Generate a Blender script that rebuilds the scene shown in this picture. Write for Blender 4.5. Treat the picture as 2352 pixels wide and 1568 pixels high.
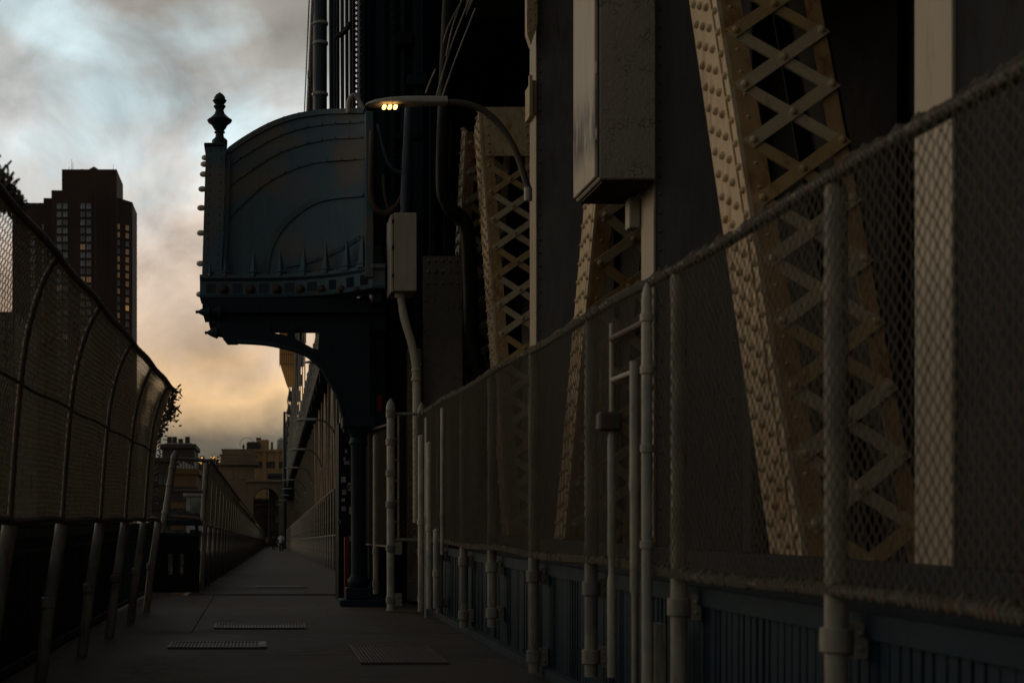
import bpy, math, random
import numpy as np
from mathutils import Vector, Matrix

random.seed(7)
rng = np.random.default_rng(7)
R = math.radians
SC = bpy.context.scene
COL = SC.collection
for _o in list(bpy.data.objects):
    bpy.data.objects.remove(_o)

# ------------------------------------------------------------------ camera
F, CX, CY, EYE = 3267.0, 600.0, 1190.0, 1.35      # photo measured on a 2352 px wide copy
cam = bpy.data.cameras.new('camera')
cam.sensor_width = 36.0
cam.lens = 36.0 * F / 2352.0
cam.shift_x = (1176.0 - CX) / 2352.0
cam.shift_y = (CY - 784.0) / 2352.0
cam.clip_start = 0.1
cam.clip_end = 9000.0
cam.dof.use_dof = True
cam.dof.focus_distance = 24.0
cam.dof.aperture_fstop = 2.8
camo = bpy.data.objects.new('camera', cam)
COL.objects.link(camo)
camo.location = (0, 0, EYE)
camo.rotation_euler = (R(90), 0, 0)
SC.camera = camo

# ------------------------------------------------------------------ sky, sun, exposure
SUN_AZ, SUN_EL = R(-58), R(13)                    # azimuth measured from +Y towards +X
sun_dir = Vector((math.sin(SUN_AZ) * math.cos(SUN_EL), math.cos(SUN_AZ) * math.cos(SUN_EL), math.sin(SUN_EL)))
world = bpy.data.worlds.new('World')
SC.world = world
world.use_nodes = True
wt = world.node_tree
for n in list(wt.nodes):
    wt.nodes.remove(n)


def wn(t, **kw):
    n = wt.nodes.new(t)
    for k, v in kw.items():
        setattr(n, k, v)
    return n


def wmath(op, a, b=None, c=None, clamp=False):
    n = wn('ShaderNodeMath', operation=op, use_clamp=clamp)
    for i, v in enumerate((a, b, c)):
        if v is None:
            continue
        if isinstance(v, (int, float)):
            n.inputs[i].default_value = v
        else:
            wt.links.new(v, n.inputs[i])
    return n.outputs[0]


def wramp(fac, stops, interp='LINEAR'):
    n = wn('ShaderNodeValToRGB')
    cr = n.color_ramp
    cr.interpolation = interp
    while len(cr.elements) < len(stops):
        cr.elements.new(0.5)
    for e, (p, c) in zip(cr.elements, stops):
        e.position = p
        e.color = (c[0], c[1], c[2], 1)
    wt.links.new(fac, n.inputs[0])
    return n.outputs[0]


def wmix(fac, a, b, mode='MIX'):
    n = wn('ShaderNodeMix', data_type='RGBA', blend_type=mode)
    for s, v in ((n.inputs[0], fac), (n.inputs[6], a), (n.inputs[7], b)):
        if isinstance(v, (int, float)):
            s.default_value = v
        elif isinstance(v, tuple):
            s.default_value = (v[0], v[1], v[2], 1)
        else:
            wt.links.new(v, s)
    return n.outputs[2]


SKY_A, SKY_C = (19.98, 4.19, 12.84), (9.18, 9.06, 9.9)
tc = wn('ShaderNodeTexCoord')
sep = wn('ShaderNodeSeparateXYZ')
wt.links.new(tc.outputs['Generated'], sep.inputs[0])
dz = sep.outputs[2]


def wnoise(scale, loc, stretch, detail=7, rough=0.55, dist=0.0):
    mp = wn('ShaderNodeMapping')
    mp.inputs['Location'].default_value = loc
    mp.inputs['Scale'].default_value = stretch
    wt.links.new(tc.outputs['Generated'], mp.inputs[0])
    n = wn('ShaderNodeTexNoise')
    n.inputs['Scale'].default_value = scale
    n.inputs['Detail'].default_value = detail
    n.inputs['Roughness'].default_value = rough
    n.inputs['Distortion'].default_value = dist
    wt.links.new(mp.outputs[0], n.inputs['Vector'])
    return n.outputs[0]


nA = wnoise(5.0, SKY_A, (1, 1, 1.25), 6, 0.5, 0.3)                  # big billows
nB = wnoise(15.0, (7.3, 4.1, 2.2), (1, 1, 1.05), 7, 0.52, 0.5)       # smaller puffs
calm = wmath('MULTIPLY_ADD', dz, 6.0, 0.12, clamp=True)             # cloud banks lie flat near the horizon
zo = wmath('ADD', wmath('MULTIPLY', wmath('SUBTRACT', nA, 0.5), 0.12), wmath('MULTIPLY', wmath('SUBTRACT', nB, 0.5), 0.09))
zw = wmath('ADD', dz, wmath('MULTIPLY', zo, calm))
fac = wmath('DIVIDE', zw, 0.5, clamp=True)
cloud = wramp(fac, [
    (0.00, (0.085, 0.078, 0.062)), (0.095, (0.115, 0.105, 0.086)), (0.13, (0.17, 0.142, 0.105)),
    (0.16, (0.46, 0.325, 0.19)), (0.20, (0.86, 0.57, 0.30)), (0.25, (0.66, 0.49, 0.345)),
    (0.33, (0.68, 0.545, 0.435)), (0.41, (0.74, 0.635, 0.555)), (0.49, (0.64, 0.62, 0.59)),
    (0.57, (0.43, 0.41, 0.385)), (0.69, (0.28, 0.262, 0.235)), (1.0, (0.20, 0.19, 0.175))])
sky = wn('ShaderNodeTexSky', sky_type='NISHITA')
sky.sun_disc = False
sky.sun_elevation = SUN_EL
sky.sun_rotation = SUN_AZ
skyc = wmix(1.0, sky.outputs[0], (0.075, 0.075, 0.075), 'MULTIPLY')
# clear gaps in the cloud deck: pale blue above the warm band
nC = wnoise(6.5, SKY_C, (1, 1, 1.5), 5, 0.5, 0.4)
gap = wmath('MULTIPLY', wmath('SUBTRACT', nC, 0.485), 5.5, clamp=True)
gz = wramp(wmath('DIVIDE', dz, 0.5, clamp=True), [(0.36, (0, 0, 0)), (0.46, (1, 1, 1)), (0.62, (0.9, 0.9, 0.9)), (0.8, (0.4,) * 3)])
gap = wmath('MULTIPLY', gap, gz)
blue = wmix(0.8, skyc, (0.70, 0.93, 0.99))
col = wmix(wmath('MULTIPLY', gap, 0.66), cloud, blue)
# cloud relief: darker bellies
nD = wnoise(9.5, (1.2, 9.1, 3.3), (1, 1, 1.1), 7, 0.55, 0.4)
shade = wmath('ADD', wmath('MULTIPLY', nD, 2.1), -0.05)
shn = wn('ShaderNodeCombineXYZ')
for i in range(3):
    wt.links.new(shade, shn.inputs[i])
col = wmix(1.0, col, shn.outputs[0], 'MULTIPLY')
# dusk: the sky fades smoothly away from the side where the sun has gone down
dotn = wn('ShaderNodeVectorMath', operation='DOT_PRODUCT')
wt.links.new(tc.outputs['Generated'], dotn.inputs[0])
dotn.inputs[1].default_value = Vector((math.sin(R(-35)), math.cos(R(-35)), 0)).normalized()[:]
fall = wmath('MULTIPLY_ADD', dotn.outputs['Value'], 0.45, 0.55, clamp=True)
fall = wmath('POWER', fall, 1.6)
tint = wmix(fall, (0.24, 0.265, 0.285), (1.0, 1.0, 1.0))              # bluer and dimmer opposite the sunset
col = wmix(1.0, col, tint, 'MULTIPLY')
bg = wn('ShaderNodeBackground')
bg.inputs[1].default_value = 1.2
wt.links.new(col, bg.inputs[0])
wo = wn('ShaderNodeOutputWorld')
wt.links.new(bg.outputs[0], wo.inputs[0])

sl = bpy.data.lights.new('sun', 'SUN')
sl.energy = 0.30
sl.angle = R(24)
sl.color = (1.0, 0.74, 0.44)
so = bpy.data.objects.new('sun', sl)
COL.objects.link(so)
so.rotation_euler = (-sun_dir).to_track_quat('-Z', 'Y').to_euler()

SC.view_settings.view_transform = 'Standard'
SC.view_settings.look = 'None'
SC.view_settings.exposure = 0.0
SC.view_settings.gamma = 1.0
SC.view_settings.use_curve_mapping = False
SC.render.engine = 'CYCLES'
SC.cycles.use_denoising = True
SC.cycles.max_bounces = 5
SC.cycles.diffuse_bounces = 3
SC.cycles.glossy_bounces = 3
SC.cycles.transparent_max_bounces = 12


def W(px, py, Y):
    """point of the photo at depth Y, in metres"""
    return Vector(((px - CX) * Y / F, Y, EYE + (CY - py) * Y / F))


def deck_z(Y):
    return 0.0 if Y < 26 else -(Y - 26) * 0.0165


def drift(Y):
    return 0.0 if Y < 26 else (Y - 26) * 0.0075


# ------------------------------------------------------------------ materials
def mat_new(name):
    m = bpy.data.materials.new(name)
    m.use_nodes = True
    nt = m.node_tree
    return m, nt, nt.nodes['Principled BSDF']


def L(nt, a, b):
    nt.links.new(a, b)


def noise(nt, scale, stretch=(1, 1, 1), detail=6, rough=0.6, src='Object', loc=(0, 0, 0)):
    t = nt.nodes.new('ShaderNodeTexCoord')
    m = nt.nodes.new('ShaderNodeMapping')
    m.inputs['Scale'].default_value = stretch
    m.inputs['Location'].default_value = loc
    L(nt, t.outputs[src], m.inputs[0])
    n = nt.nodes.new('ShaderNodeTexNoise')
    n.inputs['Scale'].default_value = scale
    n.inputs['Detail'].default_value = detail
    n.inputs['Roughness'].default_value = rough
    L(nt, m.outputs[0], n.inputs['Vector'])
    return n.outputs[0]


def ramp(nt, fac, stops):
    n = nt.nodes.new('ShaderNodeValToRGB')
    cr = n.color_ramp
    while len(cr.elements) < len(stops):
        cr.elements.new(0.5)
    for e, (p, c) in zip(cr.elements, stops):
        e.position = p
        c = (c, c, c) if isinstance(c, (int, float)) else c
        e.color = (c[0], c[1], c[2], 1)
    L(nt, fac, n.inputs[0])
    return n.outputs[0]


def mix(nt, fac, a, b, mode='MIX'):
    n = nt.nodes.new('ShaderNodeMix')
    n.data_type = 'RGBA'
    n.blend_type = mode
    for s, v in ((n.inputs[0], fac), (n.inputs[6], a), (n.inputs[7], b)):
        if isinstance(v, (int, float)):
            s.default_value = v
        elif isinstance(v, tuple):
            s.default_value = (v[0], v[1], v[2], 1)
        else:
            L(nt, v, s)
    return n.outputs[2]


def bump(nt, bsdf, h, strength, dist=0.01):
    b = nt.nodes.new('ShaderNodeBump')
    b.inputs['Strength'].default_value = strength
    b.inputs['Distance'].default_value = dist
    L(nt, h, b.inputs['Height'])
    L(nt, b.outputs[0], bsdf.inputs['Normal'])


def paint(name, base, rust=0.0, dirt=0.5, patch=None, rough=0.55, scale=1.0, bstr=0.35, rustcol=(0.13, 0.05, 0.015), spec=0.4, plo=0.47):
    m, nt, b = mat_new(name)
    n1 = noise(nt, 2.3 * scale, (1, 1, 1), 8, 0.62)
    c = mix(nt, ramp(nt, n1, [(0.25, 0), (0.75, 1)]), tuple(x * (1 - 0.35 * dirt) for x in base), tuple(min(1, x * 1.12) for x in base))
    n2 = noise(nt, 14 * scale, (1, 1, 0.12), 5, 0.6, loc=(3, 1, 2))        # runs down the steel
    c = mix(nt, ramp(nt, n2, [(0.45, 0), (0.72, dirt * 0.75)]), c, tuple(x * 0.38 for x in base))
    if patch:
        n3 = noise(nt, 1.1 * scale, (1, 1, 1), 4, 0.5, loc=(8, 3, 5))
        c = mix(nt, ramp(nt, n3, [(plo, 0), (plo + 0.12, 0.8)]), c, patch)
    if rust > 0:
        n4 = noise(nt, 7 * scale, (1, 1, 0.16), 8, 0.7, loc=(1, 7, 4))
        c = mix(nt, ramp(nt, n4, [(0.62 - 0.22 * rust, 0), (0.74 - 0.2 * rust, 0.9)]), c, rustcol)
    L(nt, c, b.inputs['Base Color'])
    b.inputs['Specular IOR Level'].default_value = spec
    L(nt, ramp(nt, n1, [(0.2, rough - 0.12), (0.8, rough + 0.18)]), b.inputs['Roughness'])
    n5 = noise(nt, 42 * scale, (1, 1, 1), 6, 0.65)
    bump(nt, b, n5, bstr, 0.006)
    return m


M = {}
M['cream'] = paint('cream_paint', (0.48, 0.365, 0.215), rust=0.5, dirt=0.55, rustcol=(0.27, 0.135, 0.035))
M['cream_rust'] = paint('cream_paint_rusting', (0.36, 0.22, 0.09), rust=0.55, dirt=0.5, rustcol=(0.20, 0.085, 0.020))
M['post_flange'] = paint('post_flange_paint', (0.36, 0.305, 0.22), rust=0.12, dirt=0.22, rustcol=(0.24, 0.12, 0.035))
M['white_post'] = paint('pale_pipe_paint', (0.44, 0.40, 0.315), rust=0.2, dirt=0.6, patch=(0.24, 0.24, 0.22), scale=2.2)
M['lace'] = paint('lacing_bar_paint', (0.43, 0.34, 0.21), rust=0.15, dirt=0.35, rustcol=(0.24, 0.12, 0.03))
M['lace_rust'] = paint('lacing_bar_rusting_paint', (0.40, 0.27, 0.115), rust=0.3, dirt=0.4, rustcol=(0.22, 0.10, 0.025))
M['post_shaded'] = paint('shaded_post_paint', (0.25, 0.23, 0.185), rust=0.3, dirt=0.7, patch=(0.09, 0.09, 0.085), scale=2.2)  # darker copy of the post paint, unlit side's shade put into the colour
M['wire_lifted'] = paint('lifted_chain_link_wire', (0.27, 0.225, 0.165), rust=0.4, dirt=0.4, scale=3, bstr=0.0, rough=0.8, spec=0.1)  # lighter copy of the wire colour, lifting the backlit left mesh
M['cabled'] = paint('grey_cable_wrap', (0.11, 0.108, 0.10), rust=0.0, dirt=0.6, scale=0.4)
M['grey_steel'] = paint('grey_paint', (0.17, 0.165, 0.15), rust=0.1, dirt=0.6)
M['post'] = paint('fence_post_paint', (0.30, 0.275, 0.215), rust=0.3, dirt=0.8, patch=(0.13, 0.13, 0.12), scale=2.2)
M['rail'] = paint('fence_rail_steel', (0.085, 0.075, 0.06), rust=0.5, dirt=0.7, scale=2)
M['blue'] = paint('blue_paint', (0.015, 0.036, 0.050), rust=0.0, dirt=0.6, patch=(0.020, 0.028, 0.031), scale=0.7, spec=0.25)
M['balcony'] = paint('balcony_blue_paint', (0.058, 0.108, 0.136), rust=0.12, dirt=0.5, patch=(0.135, 0.112, 0.078), scale=0.75, bstr=0.25, plo=0.49)
M['navy'] = paint('deep_blue_paint', (0.008, 0.018, 0.026), rust=0.0, dirt=0.6, spec=0.2)
M['slat'] = paint('railing_blue_paint', (0.009, 0.028, 0.042), rust=0.05, dirt=0.5, scale=1.5, spec=0.2)
M['black'] = paint('black_shade_steel', (0.009, 0.009, 0.009), rust=0.0, dirt=0.5, spec=0.12)  # black steel, also painted-in shade inside the bridge and laced members
M['hose'] = paint('brown_rubber_hose', (0.045, 0.028, 0.016), rust=0.0, dirt=0.3, rough=0.6)
M['pipe'] = paint('bluegrey_pipe_paint', (0.022, 0.040, 0.055), rust=0.0, dirt=0.4)
M['cablew'] = paint('pale_cable_paint', (0.26, 0.25, 0.22), rust=0.0, dirt=0.6, scale=0.4)
M['wire'] = paint('chain_link_wire', (0.145, 0.127, 0.097), rust=0.35, dirt=0.4, scale=3, bstr=0.0, rough=0.75, spec=0.2)
M['lamp'] = paint('lamp_grey_paint', (0.36, 0.34, 0.30), rust=0.0, dirt=0.35)
M['box'] = paint('cabinet_paint', (0.40, 0.36, 0.28), rust=0.05, dirt=0.45, scale=0.8)
M['grate'] = paint('grate_steel', (0.088, 0.074, 0.054), rust=0.4, dirt=0.5, scale=2)
M['red'] = paint('orange_red_paint', (0.13, 0.022, 0.010), rust=0.1, dirt=0.6)
M['gasket'] = paint('dark_seam', (0.024, 0.021, 0.018), dirt=0.2, spec=0.1)
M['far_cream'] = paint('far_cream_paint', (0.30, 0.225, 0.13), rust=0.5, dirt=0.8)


def m_flaky(name, base, under, s):
    m, nt, b = mat_new(name)
    t = nt.nodes.new('ShaderNodeTexCoord')
    v = nt.nodes.new('ShaderNodeTexVoronoi')
    v.feature = 'DISTANCE_TO_EDGE'
    v.inputs['Scale'].default_value = s
    L(nt, t.outputs['Object'], v.inputs['Vector'])
    n1 = noise(nt, s * 0.35, (1, 1, 1), 6, 0.6)
    n2 = noise(nt, s * 2.2, (1, 1, 1), 6, 0.6)
    crack = mix(nt, 1.0, ramp(nt, v.outputs['Distance'], [(0.0, 1), (0.07, 0)]), ramp(nt, n1, [(0.50, 0), (0.62, 1)]), 'MULTIPLY')
    c = mix(nt, ramp(nt, n2, [(0.3, 0), (0.7, 1)]), tuple(x * 0.8 for x in base), base)
    c = mix(nt, crack, c, under)
    L(nt, c, b.inputs['Base Color'])
    b.inputs['Roughness'].default_value = 0.65
    h = mix(nt, 0.85, n2, mix(nt, crack, (1, 1, 1), (0, 0, 0)), 'MULTIPLY')
    bump(nt, b, h, 0.9, 0.012)
    return m


M['flaky'] = m_flaky('flaking_paint', (0.36, 0.32, 0.245), (0.12, 0.10, 0.07), 16)
M['flaky_dark'] = m_flaky('flaking_grey_paint', (0.27, 0.24, 0.19), (0.07, 0.06, 0.045), 9)


def m_smear():
    m = paint('cabinet_side_paint', (0.43, 0.375, 0.28), rust=0.0, dirt=0.4, scale=0.8)
    nt = m.node_tree
    b = nt.nodes['Principled BSDF']
    old = b.inputs['Base Color'].links[0].from_socket
    n = noise(nt, 7, (1, 1, 0.25), 6, 0.6, loc=(2.2, 0.6, 0.0))
    t = nt.nodes.new('ShaderNodeTexCoord')
    s = nt.nodes.new('ShaderNodeSeparateXYZ')
    L(nt, t.outputs['Object'], s.inputs[0])
    hz_ = nt.nodes.new('ShaderNodeMath')
    hz_.operation = 'MULTIPLY'
    hz_.inputs[1].default_value = 0.5
    L(nt, s.outputs[2], hz_.inputs[0])
    band = ramp(nt, hz_.outputs[0], [(0.0, 0), (0.08, 0), (0.20, 1), (0.30, 1), (0.46, 0), (1.0, 0)])
    f = mix(nt, 1.0, ramp(nt, n, [(0.40, 0), (0.55, 0.95)]), band, 'MULTIPLY')
    c = mix(nt, f, old, (0.06, 0.06, 0.06))
    L(nt, c, b.inputs['Base Color'])
    return m


M['smear'] = m_smear()


def m_concrete():
    m, nt, b = mat_new('walkway_concrete')
    n1 = noise(nt, 0.55, (1, 1, 1), 8, 0.62)
    n2 = noise(nt, 3.2, (0.45, 1.5, 1), 8, 0.68)             # scuffs across the walkway
    n3 = noise(nt, 90, (1, 1, 1), 4, 0.7)
    n4 = noise(nt, 9.0, (1, 1, 1), 3, 0.5, loc=(5, 2, 1))     # spots: gum and drips
    n5 = noise(nt, 1.4, (1, 0.35, 1), 6, 0.6, loc=(9, 4, 0))  # worn centre paths
    c = mix(nt, ramp(nt, n1, [(0.32, 0), (0.68, 1)]), (0.034, 0.025, 0.018), (0.085, 0.066, 0.047))
    c = mix(nt, ramp(nt, n5, [(0.5, 0), (0.7, 0.55)]), c, (0.105, 0.083, 0.060))
    c = mix(nt, ramp(nt, n2, [(0.48, 0), (0.66, 0.85)]), c, (0.026, 0.021, 0.017))
    c = mix(nt, ramp(nt, n4, [(0.68, 0), (0.71, 0.85)]), c, (0.018, 0.016, 0.014))
    c = mix(nt, ramp(nt, n3, [(0.3, 0.4), (0.6, 0.0)]), c, (0.03, 0.027, 0.024))
    # hairline cracks
    t = nt.nodes.new('ShaderNodeTexCoord')
    wv = nt.nodes.new('ShaderNodeMix')
    wv.data_type = 'VECTOR'
    wv.inputs[0].default_value = 0.18
    nz = nt.nodes.new('ShaderNodeTexNoise')
    nz.inputs['Scale'].default_value = 2.0
    L(nt, t.outputs['Object'], nz.inputs['Vector'])
    L(nt, t.outputs['Object'], wv.inputs[4])
    L(nt, nz.outputs['Color'], wv.inputs[5])
    v = nt.nodes.new('ShaderNodeTexVoronoi')
    v.feature = 'DISTANCE_TO_EDGE'
    v.inputs['Scale'].default_value = 0.42
    L(nt, wv.outputs[1], v.inputs['Vector'])
    c = mix(nt, ramp(nt, v.outputs['Distance'], [(0.0, 0.8), (0.006, 0.0)]), c, (0.012, 0.010, 0.009))
    L(nt, c, b.inputs['Base Color'])
    L(nt, ramp(nt, n1, [(0.2, 0.62), (0.8, 0.95)]), b.inputs['Roughness'])
    b.inputs['Specular IOR Level'].default_value = 0.3
    bump(nt, b, n3, 0.5, 0.004)
    return m


M['concrete'] = m_concrete()


def m_flat(name, base, rough=0.8, var=0.3, s=0.4, stretch=(1, 1, 1)):
    m, nt, b = mat_new(name)
    n1 = noise(nt, s, stretch, 7, 0.6)
    n2 = noise(nt, s * 9, stretch, 4, 0.6)
    c = mix(nt, ramp(nt, n1, [(0.3, 0), (0.7, 1)]), tuple(x * (1 - var) for x in base), tuple(x * (1 + var) for x in base))
    c = mix(nt, ramp(nt, n2, [(0.45, 0), (0.75, 0.4)]), c, tuple(x * 0.55 for x in base))
    L(nt, c, b.inputs['Base Color'])
    b.inputs['Roughness'].default_value = rough
    return m


M['brownbrick'] = m_flat('brown_brick', (0.055, 0.029, 0.018), s=0.06)
M['orangebrick'] = m_flat('tan_brick', (0.38, 0.235, 0.105), s=0.08)
M['stone'] = m_flat('granite_stone', (0.20, 0.145, 0.085), s=0.2)
M['ochre'] = m_flat('ochre_stucco', (0.16, 0.09, 0.032), s=0.15)
M['darkslate'] = m_flat('dark_slate', (0.045, 0.042, 0.04), s=0.2)
M['darkwall'] = m_flat('dark_wall', (0.06, 0.045, 0.032), s=0.1)
M['pale'] = m_flat('pale_plaster', (0.40, 0.38, 0.35), s=0.2)
M['ground'] = m_flat('city_ground', (0.05, 0.046, 0.040), s=0.02)
M['shroud'] = m_flat('beige_sheeting', (0.62, 0.45, 0.24), s=1.5, stretch=(1, 1, 0.2), var=0.15)
nt_ = M['shroud'].node_tree
tr_ = nt_.nodes.new('ShaderNodeBsdfTranslucent')
tr_.inputs[0].default_value = (0.75, 0.55, 0.30, 1)
mx_ = nt_.nodes.new('ShaderNodeMixShader')
mx_.inputs[0].default_value = 0.75
L(nt_, nt_.nodes['Principled BSDF'].outputs[0], mx_.inputs[1])
L(nt_, tr_.outputs[0], mx_.inputs[2])
L(nt_, mx_.outputs[0], nt_.nodes['Material Output'].inputs[0])
M['rib'] = m_flat('sheeting_rib', (0.22, 0.14, 0.07))
M['graffiti'] = m_flat('sprayed_wall', (0.16, 0.20, 0.15), s=0.5, var=0.8)
M['sticker'] = m_flat('paper_sticker', (0.30, 0.30, 0.29), s=6, var=0.6)
M['redsign'] = m_flat('red_sticker', (0.30, 0.02, 0.02), s=6)
M['skin'] = m_flat('skin', (0.32, 0.19, 0.13), s=5, var=0.1)
M['hair'] = m_flat('dark_hair', (0.02, 0.015, 0.01))
M['white_cloth'] = m_flat('white_shirt_cloth', (0.62, 0.60, 0.57), s=6, var=0.1)
M['dark_cloth'] = m_flat('dark_cloth', (0.03, 0.03, 0.035), s=6)
M['yellow_cloth'] = m_flat('mustard_cloth', (0.30, 0.17, 0.04), s=6)


def m_glass(name, col, rough=0.12):
    m, nt, b = mat_new(name)
    n1 = noise(nt, 0.35, (1, 1, 1), 3, 0.5)
    c = mix(nt, ramp(nt, n1, [(0.35, 0), (0.65, 1)]), tuple(x * 0.5 for x in col), tuple(x * 1.5 for x in col))
    L(nt, c, b.inputs['Base Color'])
    b.inputs['Roughness'].default_value = rough
    b.inputs['Specular IOR Level'].default_value = 0.7
    return m


M['pane'] = m_glass('window_glass', (0.16, 0.175, 0.185))
M['pane_dark'] = m_glass('dark_window_glass', (0.035, 0.035, 0.04))
M['globe'] = m_glass('frosted_globe_glass', (0.45, 0.36, 0.25), 0.3)


def m_emit(name, col, strength):
    m, nt, b = mat_new(name)
    n1 = noise(nt, 3.0)
    c = mix(nt, n1, tuple(x * 0.8 for x in col), col)
    L(nt, c, b.inputs['Emission Color'])
    b.inputs['Base Color'].default_value = (col[0] * .5, col[1] * .5, col[2] * .5, 1)
    b.inputs['Emission Strength'].default_value = strength
    return m


M['lit'] = m_emit('lit_window', (1.0, 0.55, 0.2), 0.26)
M['lit_dim'] = m_emit('dim_lit_window', (1.0, 0.60, 0.32), 0.05)
M['led'] = m_emit('led_lens', (1.0, 0.56, 0.16), 5.0)
M['citylight'] = m_emit('city_light', (1.0, 0.55, 0.16), 0.9)


# ------------------------------------------------------------------ mesh builder
class MB:
    def __init__(s):
        s.v, s.f = [], []

    def add(s, vs, fs):
        o = len(s.v)
        s.v.extend([tuple(p) for p in vs])
        s.f.extend([tuple(i + o for i in f) for f in fs])
        return s

    def box(s, x0, x1, y0, y1, z0, z1):
        return s.hexa([(x0, y0, z0), (x1, y0, z0), (x1, y1, z0), (x0, y1, z0), (x0, y0, z1), (x1, y0, z1), (x1, y1, z1), (x0, y1, z1)])

    def hexa(s, p):
        return s.add(p, [(0, 3, 2, 1), (4, 5, 6, 7), (0, 1, 5, 4), (1, 2, 6, 5), (2, 3, 7, 6), (3, 0, 4, 7)])

    def bevbox(s, x0, x1, y0, y1, z0, z1, b=0.01):
        xs = [(x0 + b, x1 - b, y0 + b, y1 - b, z0), (x0, x1, y0, y1, z0 + b), (x0, x1, y0, y1, z1 - b), (x0 + b, x1 - b, y0 + b, y1 - b, z1)]
        vs = []
        for a, c, d, e, z in xs:
            k = b * 0.8 if z in (z0 + b, z1 - b) else 0.0
            vs += [(a + k, d, z), (c - k, d, z), (c, d + k, z), (c, e - k, z), (c - k, e, z), (a + k, e, z), (a, e - k, z), (a, d + k, z)]
        fs = [tuple(range(7, -1, -1)), tuple(range(24, 32))]
        for r in range(3):
            for i in range(8):
                j = (i + 1) % 8
                fs.append((r * 8 + i, r * 8 + j, r * 8 + 8 + j, r * 8 + 8 + i))
        return s.add(vs, fs)

    def bar(s, a, b, w, t, up=(0, 0, 1)):
        """flat bar from a to b, w wide (across), t thick (along up)"""
        a, b, up = Vector(a), Vector(b), Vector(up)
        d = (b - a).normalized()
        side = d.cross(up).normalized()
        n = side.cross(d).normalized()
        p = []
        for q in (a, b):
            p += [q - side * w / 2 - n * t / 2, q + side * w / 2 - n * t / 2, q + side * w / 2 + n * t / 2, q - side * w / 2 + n * t / 2]
        return s.add(p, [(3, 2, 1, 0), (4, 5, 6, 7), (0, 1, 5, 4), (1, 2, 6, 5), (2, 3, 7, 6), (3, 0, 4, 7)])

    def tube(s, pts, r, n=8, caps=True):
        pts = [Vector(p) for p in pts]
        rs = r if isinstance(r, (list, tuple)) else [r] * len(pts)
        vs, fs = [], []
        prev = None
        for i, p in enumerate(pts):
            t = (pts[min(i + 1, len(pts) - 1)] - pts[max(i - 1, 0)]).normalized()
            if prev is None:
                a = Vector((0, 0, 1)) if abs(t.z) < 0.9 else Vector((0, 1, 0))
                u = t.cross(a).normalized()
            else:
                u = (prev - t * prev.dot(t)).normalized()
            prev = u
            w = t.cross(u)
            for k in range(n):
                an = 2 * math.pi * k / n
                vs.append(p + (u * math.cos(an) + w * math.sin(an)) * rs[i])
        for i in range(len(pts) - 1):
            for k in range(n):
                k2 = (k + 1) % n
                fs.append((i * n + k, i * n + k2, i * n + n + k2, i * n + n + k))
        if caps:
            fs.append(tuple(range(n - 1, -1, -1)))
            o = (len(pts) - 1) * n
            fs.append(tuple(range(o, o + n)))
        return s.add(vs, fs)

    def lathe(s, prof, c, axis=(0, 0, 1), n=16):
        """prof: (distance along axis, radius)"""
        ax = Vector(axis).normalized()
        a = Vector((0, 0, 1)) if abs(ax.z) < 0.9 else Vector((1, 0, 0))
        u = ax.cross(a).normalized()
        w = ax.cross(u)
        vs, fs = [], []
        for h, r in prof:
            for k in range(n):
                an = 2 * math.pi * k / n
                vs.append(Vector(c) + ax * h + (u * math.cos(an) + w * math.sin(an)) * max(r, 1e-4))
        for i in range(len(prof) - 1):
            for k in range(n):
                k2 = (k + 1) % n
                fs.append((i * n + k, i * n + k2, i * n + n + k2, i * n + n + k))
        fs.append(tuple(range(n - 1, -1, -1)))
        o = (len(prof) - 1) * n
        fs.append(tuple(range(o, o + n)))
        return s.add(vs, fs)

    def dome(s, c, nrm, r, n=6, h=0.95):
        return s.lathe([(0, r), (r * h * 0.6, r * 0.82), (r * h, r * 0.35)], c, nrm, n)

    def prism(s, poly, y0, y1):
        """poly in (x, z), extruded along y"""
        n = len(poly)
        vs = [(p[0], y0, p[1]) for p in poly] + [(p[0], y1, p[1]) for p in poly]
        fs = [tuple(range(n)), tuple(range(2 * n - 1, n - 1, -1))]
        for i in range(n):
            j = (i + 1) % n
            fs.append((i, i + n, j + n, j))
        return s.add(vs, fs)

    def mesh(s, name, m, smooth=False):
        me = bpy.data.meshes.new(name)
        me.from_pydata(s.v, [], s.f)
        if m is not None:
            me.materials.append(M[m] if isinstance(m, str) else m)
        if smooth:
            me.shade_smooth() if hasattr(me, 'shade_smooth') else None
            try:
                me.set_sharp_from_angle(angle=R(40))
            except Exception:
                pass
        me.update()
        return me

    def build(s, name, m, parent=None, smooth=False, recalc=False):
        me = s.mesh(name, m, smooth)
        if recalc:
            import bmesh
            bm = bmesh.new()
            bm.from_mesh(me)
            bmesh.ops.recalc_face_normals(bm, faces=bm.faces)
            bm.to_mesh(me)
            bm.free()
        return link(name, me, parent)


def link(name, me, parent=None, loc=None):
    o = bpy.data.objects.new(name, me)
    COL.objects.link(o)
    if parent is not None:
        o.parent = parent
    if loc is not None:
        o.location = loc
    return o


def tag(o, label=None, cat=None, group=None, kind=None):
    if label:
        o['label'] = label
    if cat:
        o['category'] = cat
    if group:
        o['group'] = group
    if kind:
        o['kind'] = kind
    return o


def thing(name, label, cat, loc=(0, 0, 0), group=None):
    o = bpy.data.objects.new(name, None)
    o.empty_display_size = 0.2
    COL.objects.link(o)
    o.location = loc
    return tag(o, label, cat, group)


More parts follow.
